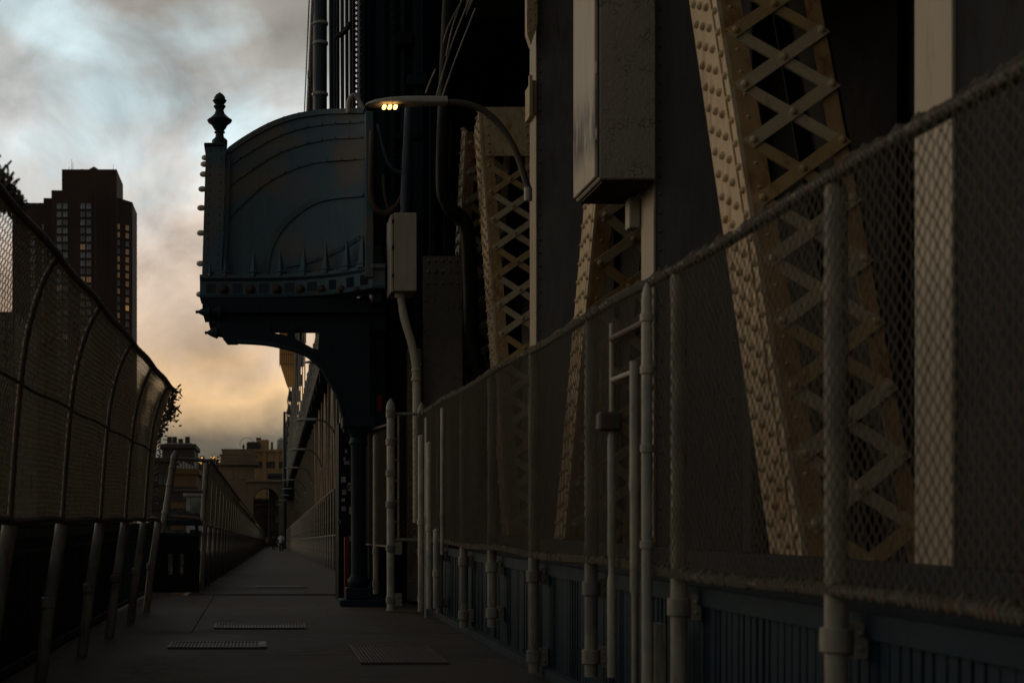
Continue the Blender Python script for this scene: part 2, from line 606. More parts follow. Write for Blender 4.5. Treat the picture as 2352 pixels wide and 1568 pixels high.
def np_mesh(name, V, Fc, m, parent=None, smooth=False, kind=None):
    me = bpy.data.meshes.new(name)
    nf, k = Fc.shape
    me.vertices.add(len(V))
    me.vertices.foreach_set('co', V.astype(np.float32).ravel())
    me.loops.add(nf * k)
    me.loops.foreach_set('vertex_index', Fc.astype(np.int32).ravel())
    me.polygons.add(nf)
    me.polygons.foreach_set('loop_start', np.arange(0, nf * k, k, dtype=np.int32))
    me.polygons.foreach_set('loop_total', np.full(nf, k, dtype=np.int32))
    me.update(calc_edges=True)
    if smooth:
        me.polygons.foreach_set('use_smooth', np.ones(nf, dtype=bool))
    me.materials.append(M[m])
    o = link(name, me, parent)
    if kind:
        o['kind'] = kind
    return o


def chain_link(name, length, height, mapf, p, r, parent, m='wire', sides=3, s0=0.0, t0=0.0, wob=0.0):
    """woven wire: strand k zigzags between columns k and k+1; mapf(s, t) gives position and normal arrays"""
    ns = max(2, int(length / p))
    nj = max(2, int(height / p)) + 1
    k = np.arange(ns)[:, None]
    j = np.arange(nj)[None, :]
    par = (j + k) % 2
    s = s0 + (k + par * 1.0) * p
    t = t0 + j * p + 0 * k
    if wob:
        s = s + wob * np.sin(k * 1.7 + j * 0.31) + rng.normal(0, wob * 0.5, s.shape)
        t = t + wob * np.sin(k * 0.37 + j * 0.9)
    P, N = mapf(s, t)
    side = np.where(par == 1, 1.0, -1.0)[..., None] * r * 0.9
    P = P + N * side                                  # strands pass in front of and behind one another
    D = np.zeros_like(P)
    D[:, 1:-1] = P[:, 2:] - P[:, :-2]
    D[:, 0] = P[:, 1] - P[:, 0]
    D[:, -1] = P[:, -1] - P[:, -2]
    D /= np.linalg.norm(D, axis=-1, keepdims=True) + 1e-9
    B = np.cross(D, N)
    B /= np.linalg.norm(B, axis=-1, keepdims=True) + 1e-9
    rings = []
    for q in range(sides):
        a = 2 * math.pi * q / sides
        rings.append(P + r * (math.cos(a) * N + math.sin(a) * B))
    V = np.stack(rings, axis=2).reshape(-1, 3)
    kk, jj, qq = np.meshgrid(np.arange(ns), np.arange(nj - 1), np.arange(sides), indexing='ij')
    idx = lambda a, b, c: (a * nj + b) * sides + c % sides
    Fc = np.stack([idx(kk, jj, qq), idx(kk, jj, qq + 1), idx(kk, jj + 1, qq + 1), idx(kk, jj + 1, qq)], axis=-1).reshape(-1, 4)
    return np_mesh(name, V, Fc, m, parent, smooth=True, kind='stuff')


def smooth_path(pts, n=6):
    """Catmull-Rom through the points"""
    pts = [Vector(p) for p in pts]
    out = []
    for i in range(len(pts) - 1):
        p0, p1, p2, p3 = pts[max(i - 1, 0)], pts[i], pts[i + 1], pts[min(i + 2, len(pts) - 1)]
        for q in range(n):
            t = q / n
            out.append(0.5 * ((2 * p1) + (p2 - p0) * t + (2 * p0 - 5 * p1 + 4 * p2 - p3) * t * t + (3 * p1 - p0 - 3 * p2 + p3) * t ** 3))
    out.append(pts[-1])
    return out


# ------------------------------------------------------------------ setting: ground and walkway
g = MB().box(-6000, 6000, -300, 8500, -38.5, -38.0).build('ground', 'ground')
tag(g, kind='structure')

walk = MB()
ys = [-6, 26, 60, 120, 220, 420]
for a, b in zip(ys[:-1], ys[1:]):
    p = []
    for y in (a, b):
        p.append(y)
    xl0, xl1 = (-2.6, -2.6) if b <= 26 else (-1.45 + drift(a), -1.45 + drift(b))
    xr0, xr1 = 2.75 + drift(a), 2.75 + drift(b)
    za, zb = deck_z(a) - 0.05, deck_z(b) - 0.05
    walk.hexa([(xl0, a, za - .3), (xr0, a, za - .3), (xr1, b, zb - .3), (xl1, b, zb - .3), (xl0, a, za), (xr0, a, za), (xr1, b, zb), (xl1, b, zb)])
walk = walk.build('walkway', 'darkwall')
tag(walk, kind='structure')
# concrete slabs with open joints between them
slabs = [(-6, 5.6, -2.35, 2.38), (5.615, 11.2, -2.35, 2.38), (11.215, 16.78, -2.35, 2.38),
         (16.80, 25.05, -2.35, -0.83), (16.80, 25.05, -0.818, 2.38), (25.30, 33, -1.3, 2.2)]
y = 33.015
while y < 400:
    e = y + (8 if y < 90 else 40)
    slabs.append((y, e, None, None))
    y = e + 0.02
for a, b, x0, x1 in slabs:
    if x0 is None:
        xa0, xa1, xb0, xb1 = -1.3 + drift(a), 2.2 + drift(a), -1.3 + drift(b), 2.2 + drift(b)
    else:
        xa0, xa1, xb0, xb1 = x0 + drift(a), x1 + drift(a), x0 + drift(b), x1 + drift(b)
    za, zb = deck_z(a), deck_z(b)
    MB().hexa([(xa0, a, za - .04), (xa1, a, za - .04), (xb1, b, zb - .04), (xb0, b, zb - .04), (xa0, a, za), (xa1, a, za), (xb1, b, zb), (xb0, b, zb)]).build('slab', 'concrete', walk)
# steel kerb angle along the right edge
MB().box(2.385, 2.43, -6, 20.5, 0.0, 0.09).build('kerb_angle', 'blue', walk)
MB().box(-2.40, -2.355, -6, 25.9, 0.0, 0.09).build('kerb_angle', 'blue', walk)

# ------------------------------------------------------------------ setting: the bridge's inside, its shade painted in as near-black
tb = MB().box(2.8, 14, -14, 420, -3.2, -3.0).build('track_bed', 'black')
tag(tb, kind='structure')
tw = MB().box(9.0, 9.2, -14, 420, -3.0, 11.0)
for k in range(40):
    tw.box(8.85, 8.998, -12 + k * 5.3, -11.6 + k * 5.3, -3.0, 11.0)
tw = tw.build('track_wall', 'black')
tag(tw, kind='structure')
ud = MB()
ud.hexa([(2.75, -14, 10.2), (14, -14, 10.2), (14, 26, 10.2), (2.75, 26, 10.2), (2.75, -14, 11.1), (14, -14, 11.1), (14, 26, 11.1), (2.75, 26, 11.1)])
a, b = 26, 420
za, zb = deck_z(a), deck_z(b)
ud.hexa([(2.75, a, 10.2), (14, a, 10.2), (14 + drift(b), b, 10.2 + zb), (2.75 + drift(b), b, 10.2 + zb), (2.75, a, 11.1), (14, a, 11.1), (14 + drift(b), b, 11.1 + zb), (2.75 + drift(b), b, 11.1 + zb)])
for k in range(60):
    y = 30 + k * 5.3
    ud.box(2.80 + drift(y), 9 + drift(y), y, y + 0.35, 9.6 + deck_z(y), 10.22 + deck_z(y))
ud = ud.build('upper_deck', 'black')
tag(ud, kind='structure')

# ------------------------------------------------------------------ stiffening truss (right)
TX = 3.4            # walkway-side face of the truss
truss = thing('bridge_truss', 'cream riveted steel truss with crossed lacing bars behind the right-hand fence', 'bridge truss')
MW = 0.80


def rivet_rows(mb, P0, axis, length, across, offs, nrm, r, pitch, stagger=True, n=6):
    axis, across, nrm = Vector(axis), Vector(across), Vector(nrm)
    for i, o in enumerate(offs):
        s = pitch * (0.25 if not stagger else (0.10 + 0.62 * i) % 1.0)
        while s < length:
            mb.dome(Vector(P0) + axis * s + across * o, nrm, r, n)
            s += pitch


def diagonal(Y0, slope, z0, z1, detail=True, lace0=None, lace1=None):
    """laced box member; Y0 is where its camera-side edge would meet z = 0"""
    ax = Vector((0, slope, 1)).normalized()
    base = Vector((TX, Y0 + slope * z0, z0))
    ln = (z1 - z0) / ax.z
    dp = Vector((0, 1, -slope)).normalized()           # into the member, away from the camera
    DEP = 0.58
    X = Vector((1, 0, 0))
    P = lambda x, d, s: base + X * x + dp * d + ax * s

    def slab(mb, x0, x1, d0, d1, s0, s1):
        mb.hexa([P(x0, d0, s0), P(x1, d0, s0), P(x1, d1, s0), P(x0, d1, s0), P(x0, d0, s1), P(x1, d0, s1), P(x1, d1, s1), P(x0, d1, s1)])
    web = MB()
    slab(web, 0.02, 0.04, 0.0, DEP, 0, ln)             # plate on the walkway side
    member = web.build('diagonal', 'cream_rust', truss)
    web = MB()
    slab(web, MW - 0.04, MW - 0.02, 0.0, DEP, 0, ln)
    web.build('far_plate', 'black', member)  # black stands for the shade inside the member
    cov = MB()
    slab(cov, 0.0, 0.0195, 0.15, DEP - 0.02, 0, ln)    # proud cover plate, leaves a rusty slot
    cov.build('cover_plate', 'cream', member)
    cov = MB()
    slab(cov, -0.012, 0.0195, 0.0, 0.08, 0, ln)
    cov.build('edge_angle', 'cream', member)
    for sgn in (0, 1):
        fl = MB()
        x0, x1 = (0.041, 0.17) if sgn == 0 else (MW - 0.15, MW - 0.041)
        slab(fl, x0, x1, 0.0, 0.018, 0, ln)
        fl.build('flange', 'cream_rust', member)
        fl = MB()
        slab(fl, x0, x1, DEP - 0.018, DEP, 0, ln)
        fl.build('flange', 'black', member)  # rear flange blackened too, as painted inside shade
    rv = MB()
    if detail:
        rivet_rows(rv, P(0, 0, 0), ax, ln, dp, (0.225, 0.345, 0.465), (-1, 0, 0), 0.033, 0.20)
        rivet_rows(rv, P(-0.012, 0, 0), ax, ln, dp, (0.04,), (-1, 0, 0), 0.029, 0.20)
        rivet_rows(rv, P(0, 0, 0), ax, ln, X, (0.085,), -dp, 0.016, 0.20)
    else:
        rivet_rows(rv, P(0, 0, 0), ax, ln, dp, (0.05, 0.24, 0.45), (-1, 0, 0), 0.030, 0.24, n=5)
    tag(rv.build('rivets', 'cream', member, smooth=True), kind='stuff')
    pitch = 0.98
    l0, l1 = lace0 or 0.0, lace1 or ln
    for face, d in ((0, -0.010),):
        s = l0 + 0.1
        k = 0
        while s < l1 - pitch * .5:
            for (xa, xb, off) in ((0.085, MW - 0.085, -0.009 if face == 0 else 0.009), (MW - 0.085, 0.085, 0.009 if face == 0 else -0.009)):
                b_ = MB()
                A, B = P(xa, d + off, s), P(xb, d + off, s + pitch * 0.5)
                e = (B - A).normalized() * 0.04
                b_.bar(A - e, B + e, 0.098, 0.014, up=tuple(dp))
                if detail and face == 0:
                    for q in (A, B, (A + B) / 2):
                        b_.dome(q - dp * 0.007, -dp, 0.031, 8)
                b_.build('lacing_bar', 'lace_rust' if k % 3 == 0 else 'lace', member)
            s += pitch * 0.5
            k += 1
            if not detail:
                s += pitch * 0.5
        if l1 < ln:
            t = MB()
            slab(t, 0.045, MW - 0.045, d - 0.012, d + 0.0, l1 + 0.02, ln)
            if detail and face == 0:
                rivet_rows(t, P(0, d - 0.012, l1 + 0.05), ax, ln - l1 - .1, X, (0.10, MW - 0.10), -dp, 0.022, 0.16, stagger=False)
            t.build('tie_plate', 'cream', member)
    return member


def post(Yn, detail=True, z0=-2.6, z1=10.15):
    x = drift(Yn)
    dzp = deck_z(Yn)
    z0, z1 = z0 + dzp, z1 + dzp
    T = TX + x
    w = MB().box(T + 0.02, T + MW, Yn + 0.03, Yn + 0.06, z0, z1)
    m = w.build('vertical_post', 'grey_steel', truss)
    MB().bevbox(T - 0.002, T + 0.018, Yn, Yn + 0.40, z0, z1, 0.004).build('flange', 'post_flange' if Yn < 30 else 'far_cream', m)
    MB().box(T + MW - 0.02, T + MW + 0.002, Yn - 0.15, Yn + 0.40, z0, z1).build('flange', 'grey_steel', m)
    if detail:
        rv = MB()
        rivet_rows(rv, (T + 0.06, Yn + 0.03, z0), (0, 0, 1), z1 - z0, (1, 0, 0), (0.0, MW - 0.16), (0, -1, 0), 0.018, 0.16, stagger=False)
        tag(rv.build('rivets', 'grey_steel', m, smooth=True), kind='stuff')
    return m


post(7.0, False)
post(12.32)
post(17.6)
diagonal(8.43, 0.415, -0.6, 9.6)
diagonal(16.37, -0.43, -0.6, 9.6)
diagonal(18.98, 0.415, -0.6, 7.75, lace1=8.1)
diagonal(26.92, -0.43, -0.6, 7.75)
Yp = 33.5
k = 0
while Yp < 205:
    post(Yp, False)
    if k < 14:
        # far laced diagonals, simple
        for sl in (1, -1):
            A = Vector((TX + 0.02 + drift(Yp), Yp + 0.4, (9.8 if sl > 0 else -0.5) + deck_z(Yp)))
            B = Vector((TX + 0.02 + drift(Yp + 5), Yp + 4.9, (-0.5 if sl > 0 else 9.8) + deck_z(Yp + 5)))
            if (k % 2 == 0) == (sl > 0):
                mb = MB().bar(A, B, 0.5, 0.05, up=(1, 0, 0))
                mb.bar(A + Vector((.7, 0, 0)), B + Vector((.7, 0, 0)), 0.5, 0.05, up=(1, 0, 0))
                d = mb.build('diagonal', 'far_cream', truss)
                rv = MB()
                axd = (B - A).normalized()
                rivet_rows(rv, A, axd, (B - A).length, axd.cross(Vector((1, 0, 0))), (-0.17, 0.17), (-1, 0, 0), 0.035, 0.3, n=5)
                tag(rv.build('rivets', 'cream', d), kind='stuff')
    Yp += 5.3
    k += 1
# chords
ch = MB().box(TX - 0.02, TX + MW, -12, 23.5, 9.62, 10.18).build('top_chord', 'grey_steel', truss)
ch = MB().box(TX - 0.02, TX + MW, -12, 31, -1.2, -0.45).build('bottom_chord', 'navy', truss)
MB().box(TX - 0.20, TX - 0.045, -12, 22.5, -1.2, 1.12).build('bottom_chord', 'navy', truss)
# gusset plates where post and diagonal meet below the fence line
for Yg in (7.2, 17.9):
    gp = MB().box(TX - 0.035, TX - 0.008, Yg - 0.75, Yg + 1.15, -0.6, 0.55)
    gp = gp.build('gusset_plate', 'blue', truss)
# bracket of plates on the third post near the lamp arm
MB().box(TX - 0.06, TX - 0.006, 17.55, 18.0, 6.35, 6.75).build('splice_plate', 'cream', truss)
MB().box(TX - 0.10, TX - 0.062, 17.50, 17.56, 6.30, 6.8).build('splice_plate', 'cream', truss)
mb = MB().prism([(TX - 0.14, 9.6), (TX - 0.01, 9.6), (TX - 0.01, 7.40), (TX - 0.09, 7.15), (TX - 0.14, 7.3)], 17.45, 17.58)
rivet_rows(mb, (TX - 0.075, 17.45, 7.3), (0, 0, 1), 1.3, (1, 0, 0), (-0.035, 0.035), (0, -1, 0), 0.016, 0.14, stagger=True)
mb.build('splice_plate', 'cream', truss)

# ------------------------------------------------------------------ right-hand chain-link fence, near
FX = 2.32
fence = thing('chain_link_fence', 'tall rusty chain-link fence on cream pipe posts along the right of the walkway', 'fence')
TOPZ, BOTZ = 2.74, 1.06


def top_z(y):
    return 2.66 + 0.0095 * y



def rmap(X0, sag=0.0):
    def f(s, t):
        X = X0 + 0.012 * np.sin(s * 2.9) * np.sin((t - BOTZ) * 1.8)
        z_ = BOTZ + (t - BOTZ) * (top_z(s) - BOTZ) / (TOPZ - BOTZ)
        P = np.stack([X + 0 * s, s, z_ + 0.012 * np.sin(s * 1.5)], -1)
        N = np.broadcast_to(np.array([1.0, 0, 0]), P.shape).copy()
        return P, N
    return f


chain_link('wire_mesh', 20.55 - 3.0, TOPZ - BOTZ, rmap(FX - 0.055), 0.035, 0.0030, fence, s0=3.0, t0=BOTZ, wob=0.003)
posts = [3.6, 5.74, 7.9, 10.0, 12.1, 14.3, 16.3, 18.5, 20.58]
lows = [0.1, 0.1, 0.12, 0.24, 0.04, 0.26, 0.10, 0.12, 0.05]
for Yp, lo in zip(posts, lows):
    top = top_z(Yp) + .01 if Yp < 20 else 2.98
    mb = MB().lathe([(lo, 0.046), (top - 0.06, 0.046), (top - 0.02, 0.034), (top + 0.01, 0.008)] if Yp < 20 else
                    [(lo, 0.048), (top - 0.12, 0.048), (top - 0.11, 0.060), (top - 0.07, 0.060), (top + 0.0, 0.040), (top + 0.05, 0.006)], (FX, Yp, 0), n=14)
    p = mb.build('post', 'post', fence, smooth=True)
    for cz in (lo + 0.14, 0.86):
        c = MB().lathe([(cz - 0.05, 0.058), (cz - 0.045, 0.064), (cz + 0.045, 0.064), (cz + 0.05, 0.058)], (FX, Yp, 0), n=14)
        c.box(FX + 0.055, FX + 0.11, Yp - 0.045, Yp + 0.045, cz - 0.07, cz + 0.07)
        c.dome((FX + 0.08, Yp - 0.045, cz + 0.03), (0, -1, 0), 0.014)
        c.dome((FX + 0.08, Yp - 0.045, cz - 0.03), (0, -1, 0), 0.014)
        c.build('clamp', 'post', p, smooth=True)
for zr, rr in ((TOPZ + 0.0, 0.030), (BOTZ - 0.01, 0.028)):
    pts = [(FX - 0.02, y_, (top_z(y_) if zr > 2 else zr) + 0.012 * math.sin(y_ * 1.5)) for y_ in np.arange(2.8, 20.7, 0.3)]
    MB().tube(pts, rr, 10).build('rail', 'rail', fence, smooth=True)
# knuckled wire ends and ties that make the rails look ragged
mb = MB()
for zr in (TOPZ, BOTZ):
    y_ = 3.0
    while y_ < 20.5:
        q = Vector((FX - 0.03, y_, (top_z(y_) if zr > 2 else zr) + 0.012 * math.sin(y_ * 1.5)))
        if random.random() < 0.8:
            h = random.uniform(0.018, 0.042)
            mb.tube([q + Vector((-0.030, 0, -0.03)), q + Vector((-0.032, 0.012, 0.01)), q + Vector((-0.01, 0.016, h)), q + Vector((0.025, 0.03, h - 0.01)), q + Vector((0.036, 0.03, -0.02))], 0.0055, 4)
        y_ += 0.040 if y_ < 12 else 0.06
tag(mb.build('wire_ties', 'wire', fence), kind='stuff')

# short cross panel where the fence steps in towards the tower
step = thing('fence_cross_panel', 'short chain-link panel between two bullet-capped cream posts by the tower', 'fence panel')
GX = 1.87
mb = MB().lathe([(0.02, 0.066), (0.05, 0.056), (2.90, 0.056), (2.91, 0.068), (2.95, 0.068), (3.02, 0.052), (3.08, 0.008)], (GX, 20.55, 0), n=16)
p = mb.build('post', 'white_post', step, smooth=True)
for cz in (0.18, 0.92, 1.55, 2.0, 2.45, 2.85):
    c = MB().lathe([(cz - 0.05, 0.062), (cz - 0.04, 0.071), (cz + 0.04, 0.071), (cz + 0.05, 0.062)], (GX, 20.55, 0), n=16)
    if cz < 1.2:
        c.box(GX + 0.06, GX + 0.16, 20.50, 20.60, cz - 0.09, cz + 0.09)
        c.dome((GX + 0.12, 20.50, cz + 0.04), (0, -1, 0), 0.016)
    c.build('clamp', 'post', p, smooth=True)
for zr in (1.04, 2.86):
    MB().tube([(GX, 20.6, zr), (FX, 20.6, zr)], 0.024, 8).build('rail', 'post', step, smooth=True)
MB().tube([(GX + 0.12, 20.6, 1.02), (GX + 0.12, 20.6, 2.86)], 0.014, 6).build('tension_bar', 'post', step, smooth=True)
MB().tube([(FX + 0.09, 20.4, 1.0), (FX + 0.09, 20.4, 2.86)], 0.016, 6).build('tension_bar', 'post', step, smooth=True)
for zz in (1.3, 1.6, 1.9, 2.2, 2.5):
    MB().box(GX + 0.05, GX + 0.125, 20.58, 20.62, zz - 0.015, zz + 0.015).build('band', 'post', step)


def stepmap(s, t):
    P = np.stack([GX + s, 20.61 + 0 * s, t], -1)
    return P, np.broadcast_to(np.array([0, -1.0, 0]), P.shape).copy()


chain_link('wire_mesh', 0.42, 1.8, stepmap, 0.045, 0.0028, step, t0=1.05, s0=0.03)
# narrow fence run from that post to the tower column
run = thing('short_chain_link_fence', 'short chain-link run with two cream posts between the capped post and the blue column', 'fence')


def runmap(s, t):
    P = np.stack([GX - 0.12 * s - 0.02, 20.7 + s * 1.0, t], -1)
    N = np.array([1.0, 0.12, 0])
    N /= np.linalg.norm(N)
    return P, np.broadcast_to(N, P.shape).copy()


chain_link('wire_mesh', 2.6, 1.75, runmap, 0.045, 0.003, run, t0=0.95)
for yy in (21.7, 23.1):
    mb = MB().lathe([(0.2, 0.046), (2.6, 0.046), (2.64, 0.01)], (GX - 0.12 * (yy - 20.7), yy, 0), n=12)
    p = mb.build('post', 'post', run, smooth=True)
    for cz in (0.35, 0.85):
        MB().lathe([(cz - .045, .056), (cz + .045, .056)], (GX - 0.12 * (yy - 20.7), yy, 0), n=12).build('clamp', 'post', p)
MB().tube([(GX, 20.7, 2.72), (GX - 0.3, 23.2, 2.72)], 0.022, 8).build('rail', 'rail', run)
MB().tube([(GX, 20.7, 0.94), (GX - 0.3, 23.2, 0.94)], 0.022, 8).build('rail', 'rail', run)

# gate hardware standing in the near fence
gate = thing('gate_frame', 'pair of tall cream gate pipes with a hinge box in the right fence', 'gate frame')
mb = MB().lathe([(-0.03, 0.030), (2.60, 0.030), (2.62, 0.028), (2.67, 0.02), (2.70, 0.005)], (2.21, 8.15, 0), n=14)
p = mb.build('gate_post', 'white_post', gate, smooth=True)
for cz in (1.75, 1.2, 2.5, 2.2):
    MB().lathe([(cz - .025, .032), (cz - .02, .039), (cz + .02, .039), (cz + .025, .032)], (2.21, 8.15, 0), n=14).build('collar', 'white_post', p, smooth=True)
mb = MB().lathe([(0.0, 0.018), (0.9, 0.018), (0.92, 0.027), (1.5, 0.027), (1.54, 0.034), (1.62, 0.029), (2.28, 0.029)], (2.21, 8.42, 0), n=12)
mb.build('hinge_pipe', 'white_post', gate, smooth=True)
mb = MB().lathe([(0.35, 0.028), (0.95, 0.028), (1.0, 0.02), (1.1, 0.02), (1.12, 0.026), (1.85, 0.026), (1.9, 0.014), (2.58, 0.014)], (2.21, 8.97, 0), n=12)
mb.build('gate_post', 'white_post', gate, smooth=True)
MB().bevbox(2.12, 2.26, 8.92, 9.02, 1.90, 2.02, .015).build('hinge_box', 'rail', gate)
MB().tube([(2.21, 8.97, 2.48), (2.21, 8.15, 2.48)], 0.02, 8).build('cross_pipe', 'rail', gate)
MB().tube([(2.21, 8.97, 2.22), (2.21, 8.42, 2.22)], 0.016, 8).build('cross_pipe', 'white_post', gate)
MB().box(2.24, 2.30, 8.09, 8.21, 0.40, 0.75).build('bracket', 'post', gate)
# loose vertical conduits standing behind the fence near the step
cd = thing('conduit_cluster', 'cluster of upright cream pipes against the fence next to the fence step', 'pipes')
for (x_, y_, lo, hi, r_) in ((2.24, 19.3, 0.0, 2.7, .022), (2.24, 18.95, 0.15, 2.35, .04), (2.24, 19.9, 0.05, 2.5, .048), (2.24, 17.6, 0.9, 2.7, .022), (2.24, 18.2, 0.2, 1.2, .04)):
    mb = MB().lathe([(lo, r_), (hi * .5, r_), (hi * .5 + .01, r_ * 1.25), (hi * .5 + .08, r_ * 1.25), (hi * .5 + .09, r_), (hi, r_), (hi + .02, r_ * .4)], (x_, y_, 0), n=10)
    mb.build('pipe', 'white_post', cd, smooth=True)


# ------------------------------------------------------------------ balustrades
def balustrade(name, label, path, h, pitch, m_slat, m_rail, mid=True, w=0.055):
    """path: list of (x, y, z)"""
    t = thing(name, label, 'railing')
    sm = MB().hexa([(-0.010, -w / 2, 0), (0.006, -w / 2, 0), (0.006, w / 2, 0), (-0.006, w / 2, 0), (-0.006, -w / 2, 1), (0.006, -w / 2, 1), (0.006, w / 2, 1), (-0.006, w / 2, 1)]).mesh('slat', m_slat)
    for a, b in zip(path[:-1], path[1:]):
        a, b = Vector(a), Vector(b)
        d = b - a
        ang = math.atan2(d.y, d.x) - math.pi / 2
        n = int(d.length / pitch)
        for i in range(n):
            q = a + d * ((i + 0.5) / n)
            o = link('slat', sm, t, q + Vector((0, 0, 0.06)))
            o.rotation_euler = (0, 0, ang + random.uniform(-.12, .12))
            o.scale = (1, random.uniform(.85, 1.1), h - 0.1)
        u = Vector((0, 0, 1))
        for zz, hh, tt in ((h, 0.10, 0.07), (0.07, 0.06, 0.05)):
            MB().bar(a + u * zz, b + u * zz, tt, hh).build('rail', m_rail, t)
        if mid:
            MB().bar(a + u * (h - .17), b + u * (h - .17), 0.035, 0.03).build('rail', m_rail, t)
    return t


balustrade('balustrade', 'dark blue slatted steel balustrade below the right-hand chain-link fence', [(2.45, 3.5, 0), (2.45, 20.4, 0)], 0.92, 0.092, 'slat', 'slat', mid=False, w=0.072)
balustrade('balustrade', 'dark blue slatted balustrade behind the leaning posts at the left edge', [(-2.22, 4, 0), (-2.09, 20.5, 0), (-2.0, 25.9, 0)], 1.22, 0.11, 'navy', 'blue')
lb = MB().hexa([(-2.33, 4, 0), (-2.30, 4, 0), (-2.17, 20.5, 0), (-2.20, 20.5, 0), (-2.33, 4, 1.15), (-2.30, 4, 1.15), (-2.17, 20.5, 1.15), (-2.20, 20.5, 1.15)]).build('parapet_sheet', 'navy')
tag(lb, 'dark blue steel sheet closing the left balustrade behind its slats', 'parapet sheet')
# its smooth hand rail, catching the light
hr = MB().tube([(-2.10, 4, 1.30), (-1.97, 20.8, 1.30)], 0.035, 10).build('hand_rail', 'pipe', None, smooth=True)
tag(hr, 'smooth blue-grey hand rail running behind the left fence posts', 'hand rail')

# ------------------------------------------------------------------ left chain-link fence, leaning inwards
lf = thing('leaning_chain_link_fence', 'tall chain-link fence leaning over the left side of the walkway, wire ends frayed', 'fence')
prof_t = np.array([0.0, 1.30, 2.0, 2.5, 2.8, 2.97, 3.10, 3.14])
prof_x = np.array([-2.00, -1.85, -1.80, -1.745, -1.67, -1.60, -1.52, -1.49])


def lmap(s, t):
    bul = 0.007 * np.sin(s * 2.85) * np.clip((t - 1.3) / 1.0, 0, 1)
    X = np.interp(t, prof_t, prof_x) + 0.0168 * s + bul
    P = np.stack([X, s, t + 0.008 * np.sin(s * 2.9 + 1)], -1)
    N = np.array([1.0, -0.0168, 0.1])
    N /= np.linalg.norm(N)
    return P, np.broadcast_to(N, P.shape).copy()


chain_link('wire_mesh', 19.6 - 5.0, 3.10 - 1.33, lmap, 0.039, 0.0047, lf, m='wire_lifted', s0=5.0, t0=1.33, wob=0.0015)
for Yp in (5.0, 7.2, 9.4, 11.6, 14.0, 16.2, 18.4, 20.45):
    pts = []
    for t_ in (0.0, 0.6, 1.3, 2.0, 2.5, 2.8, 2.97, 3.09):
        pts.append((np.interp(t_, prof_t, prof_x) + 0.0168 * Yp + (0.03 if t_ > 1.2 else 0.0), Yp, t_))
    low = MB().tube(pts[:3], 0.052, 12).build('post', 'post_shaded', lf, smooth=True)
    MB().lathe([(0.62, .056), (0.63, .062), (0.70, .062), (0.71, .056)], (pts[1][0], Yp, 0), n=12).build('collar', 'post_shaded', low)
    if Yp < 20:
        MB().tube(smooth_path(pts[2:], 3), 0.020, 8).build('post_extension', 'rail', lf, smooth=True)
for t_, rr in ((3.10, 0.030), (1.34, 0.03), (2.25, 0.012)):
    pts = [(np.interp(t_, prof_t, prof_x) + 0.0168 * y_ + .007 * math.sin(y_ * 2.85) * (1 if t_ > 2 else 0), y_, t_ + 0.008 * math.sin(y_ * 2.9 + 1)) for y_ in np.arange(5.0, 19.7 if t_ > 2 else 20.7, 0.25)]
    MB().tube(pts, rr, 8).build('rail', 'rail', lf, smooth=True)
mb = MB()
for zi in np.arange(5.0, 19.6, 0.05):          # twisted selvage along the top
    c = Vector((np.interp(3.10, prof_t, prof_x) + 0.0168 * zi + .007 * math.sin(zi * 2.85), zi, 3.10 + .008 * math.sin(zi * 2.9 + 1)))
    h = random.uniform(.012, .035)
    mb.tube([c + Vector((.03, 0, -.03)), c + Vector((.02, .01, h * .7)), c + Vector((-.02, .02, h)), c + Vector((-.035, .03, -.03))], 0.004, 4)


def fray(mb, c, n, size, spread):
    for i in range(n):
        p = Vector(c) + Vector((random.gauss(0, spread[0]), random.gauss(0, spread[1]), random.gauss(0, spread[2])))
        d = Vector((random.uniform(-.3, 1), random.uniform(-.6, .6), random.uniform(-.4, 1))).normalized()
        e = Vector((random.uniform(-1, 1), random.uniform(-1, 1), random.uniform(-1, 1))).normalized()
        L_ = size * random.uniform(.5, 1.2)
        pts = []
        for k_ in range(6):
            u = k_ / 5
            pts.append(p + d * L_ * math.sin(u * math.pi) * (.9 if random.random() < .9 else .5) + e * L_ * .45 * (u - .5) * 2 * math.cos(u * 2.2))
        mb.tube(pts, 0.0065, 4)


for i in range(60):
    u = i / 59
    c = Vector((float(np.interp(1.6 + 1.5 * u, prof_t, prof_x)) + .0168 * 19.6, 19.6, 1.6 + 1.5 * u))
    fray(mb, c + Vector((.02, 0, 0)), 2 if u < .55 else 6, .06 if u < .55 else .085, (.02, .05, .02))
fray(mb, W(393, 945, 19.6), 60, 0.10, (.035, .06, .07))
fray(mb, W(30, 480, 8.3), 60, 0.085, (.018, .10, .028))
fray(mb, W(10, 455, 8.1), 90, 0.09, (.02, .10, .04))
fray(mb, W(-8, 425, 8.0), 60, 0.09, (.015, .08, .05))
tag(mb.build('frayed_wires', 'wire', lf), kind='stuff')

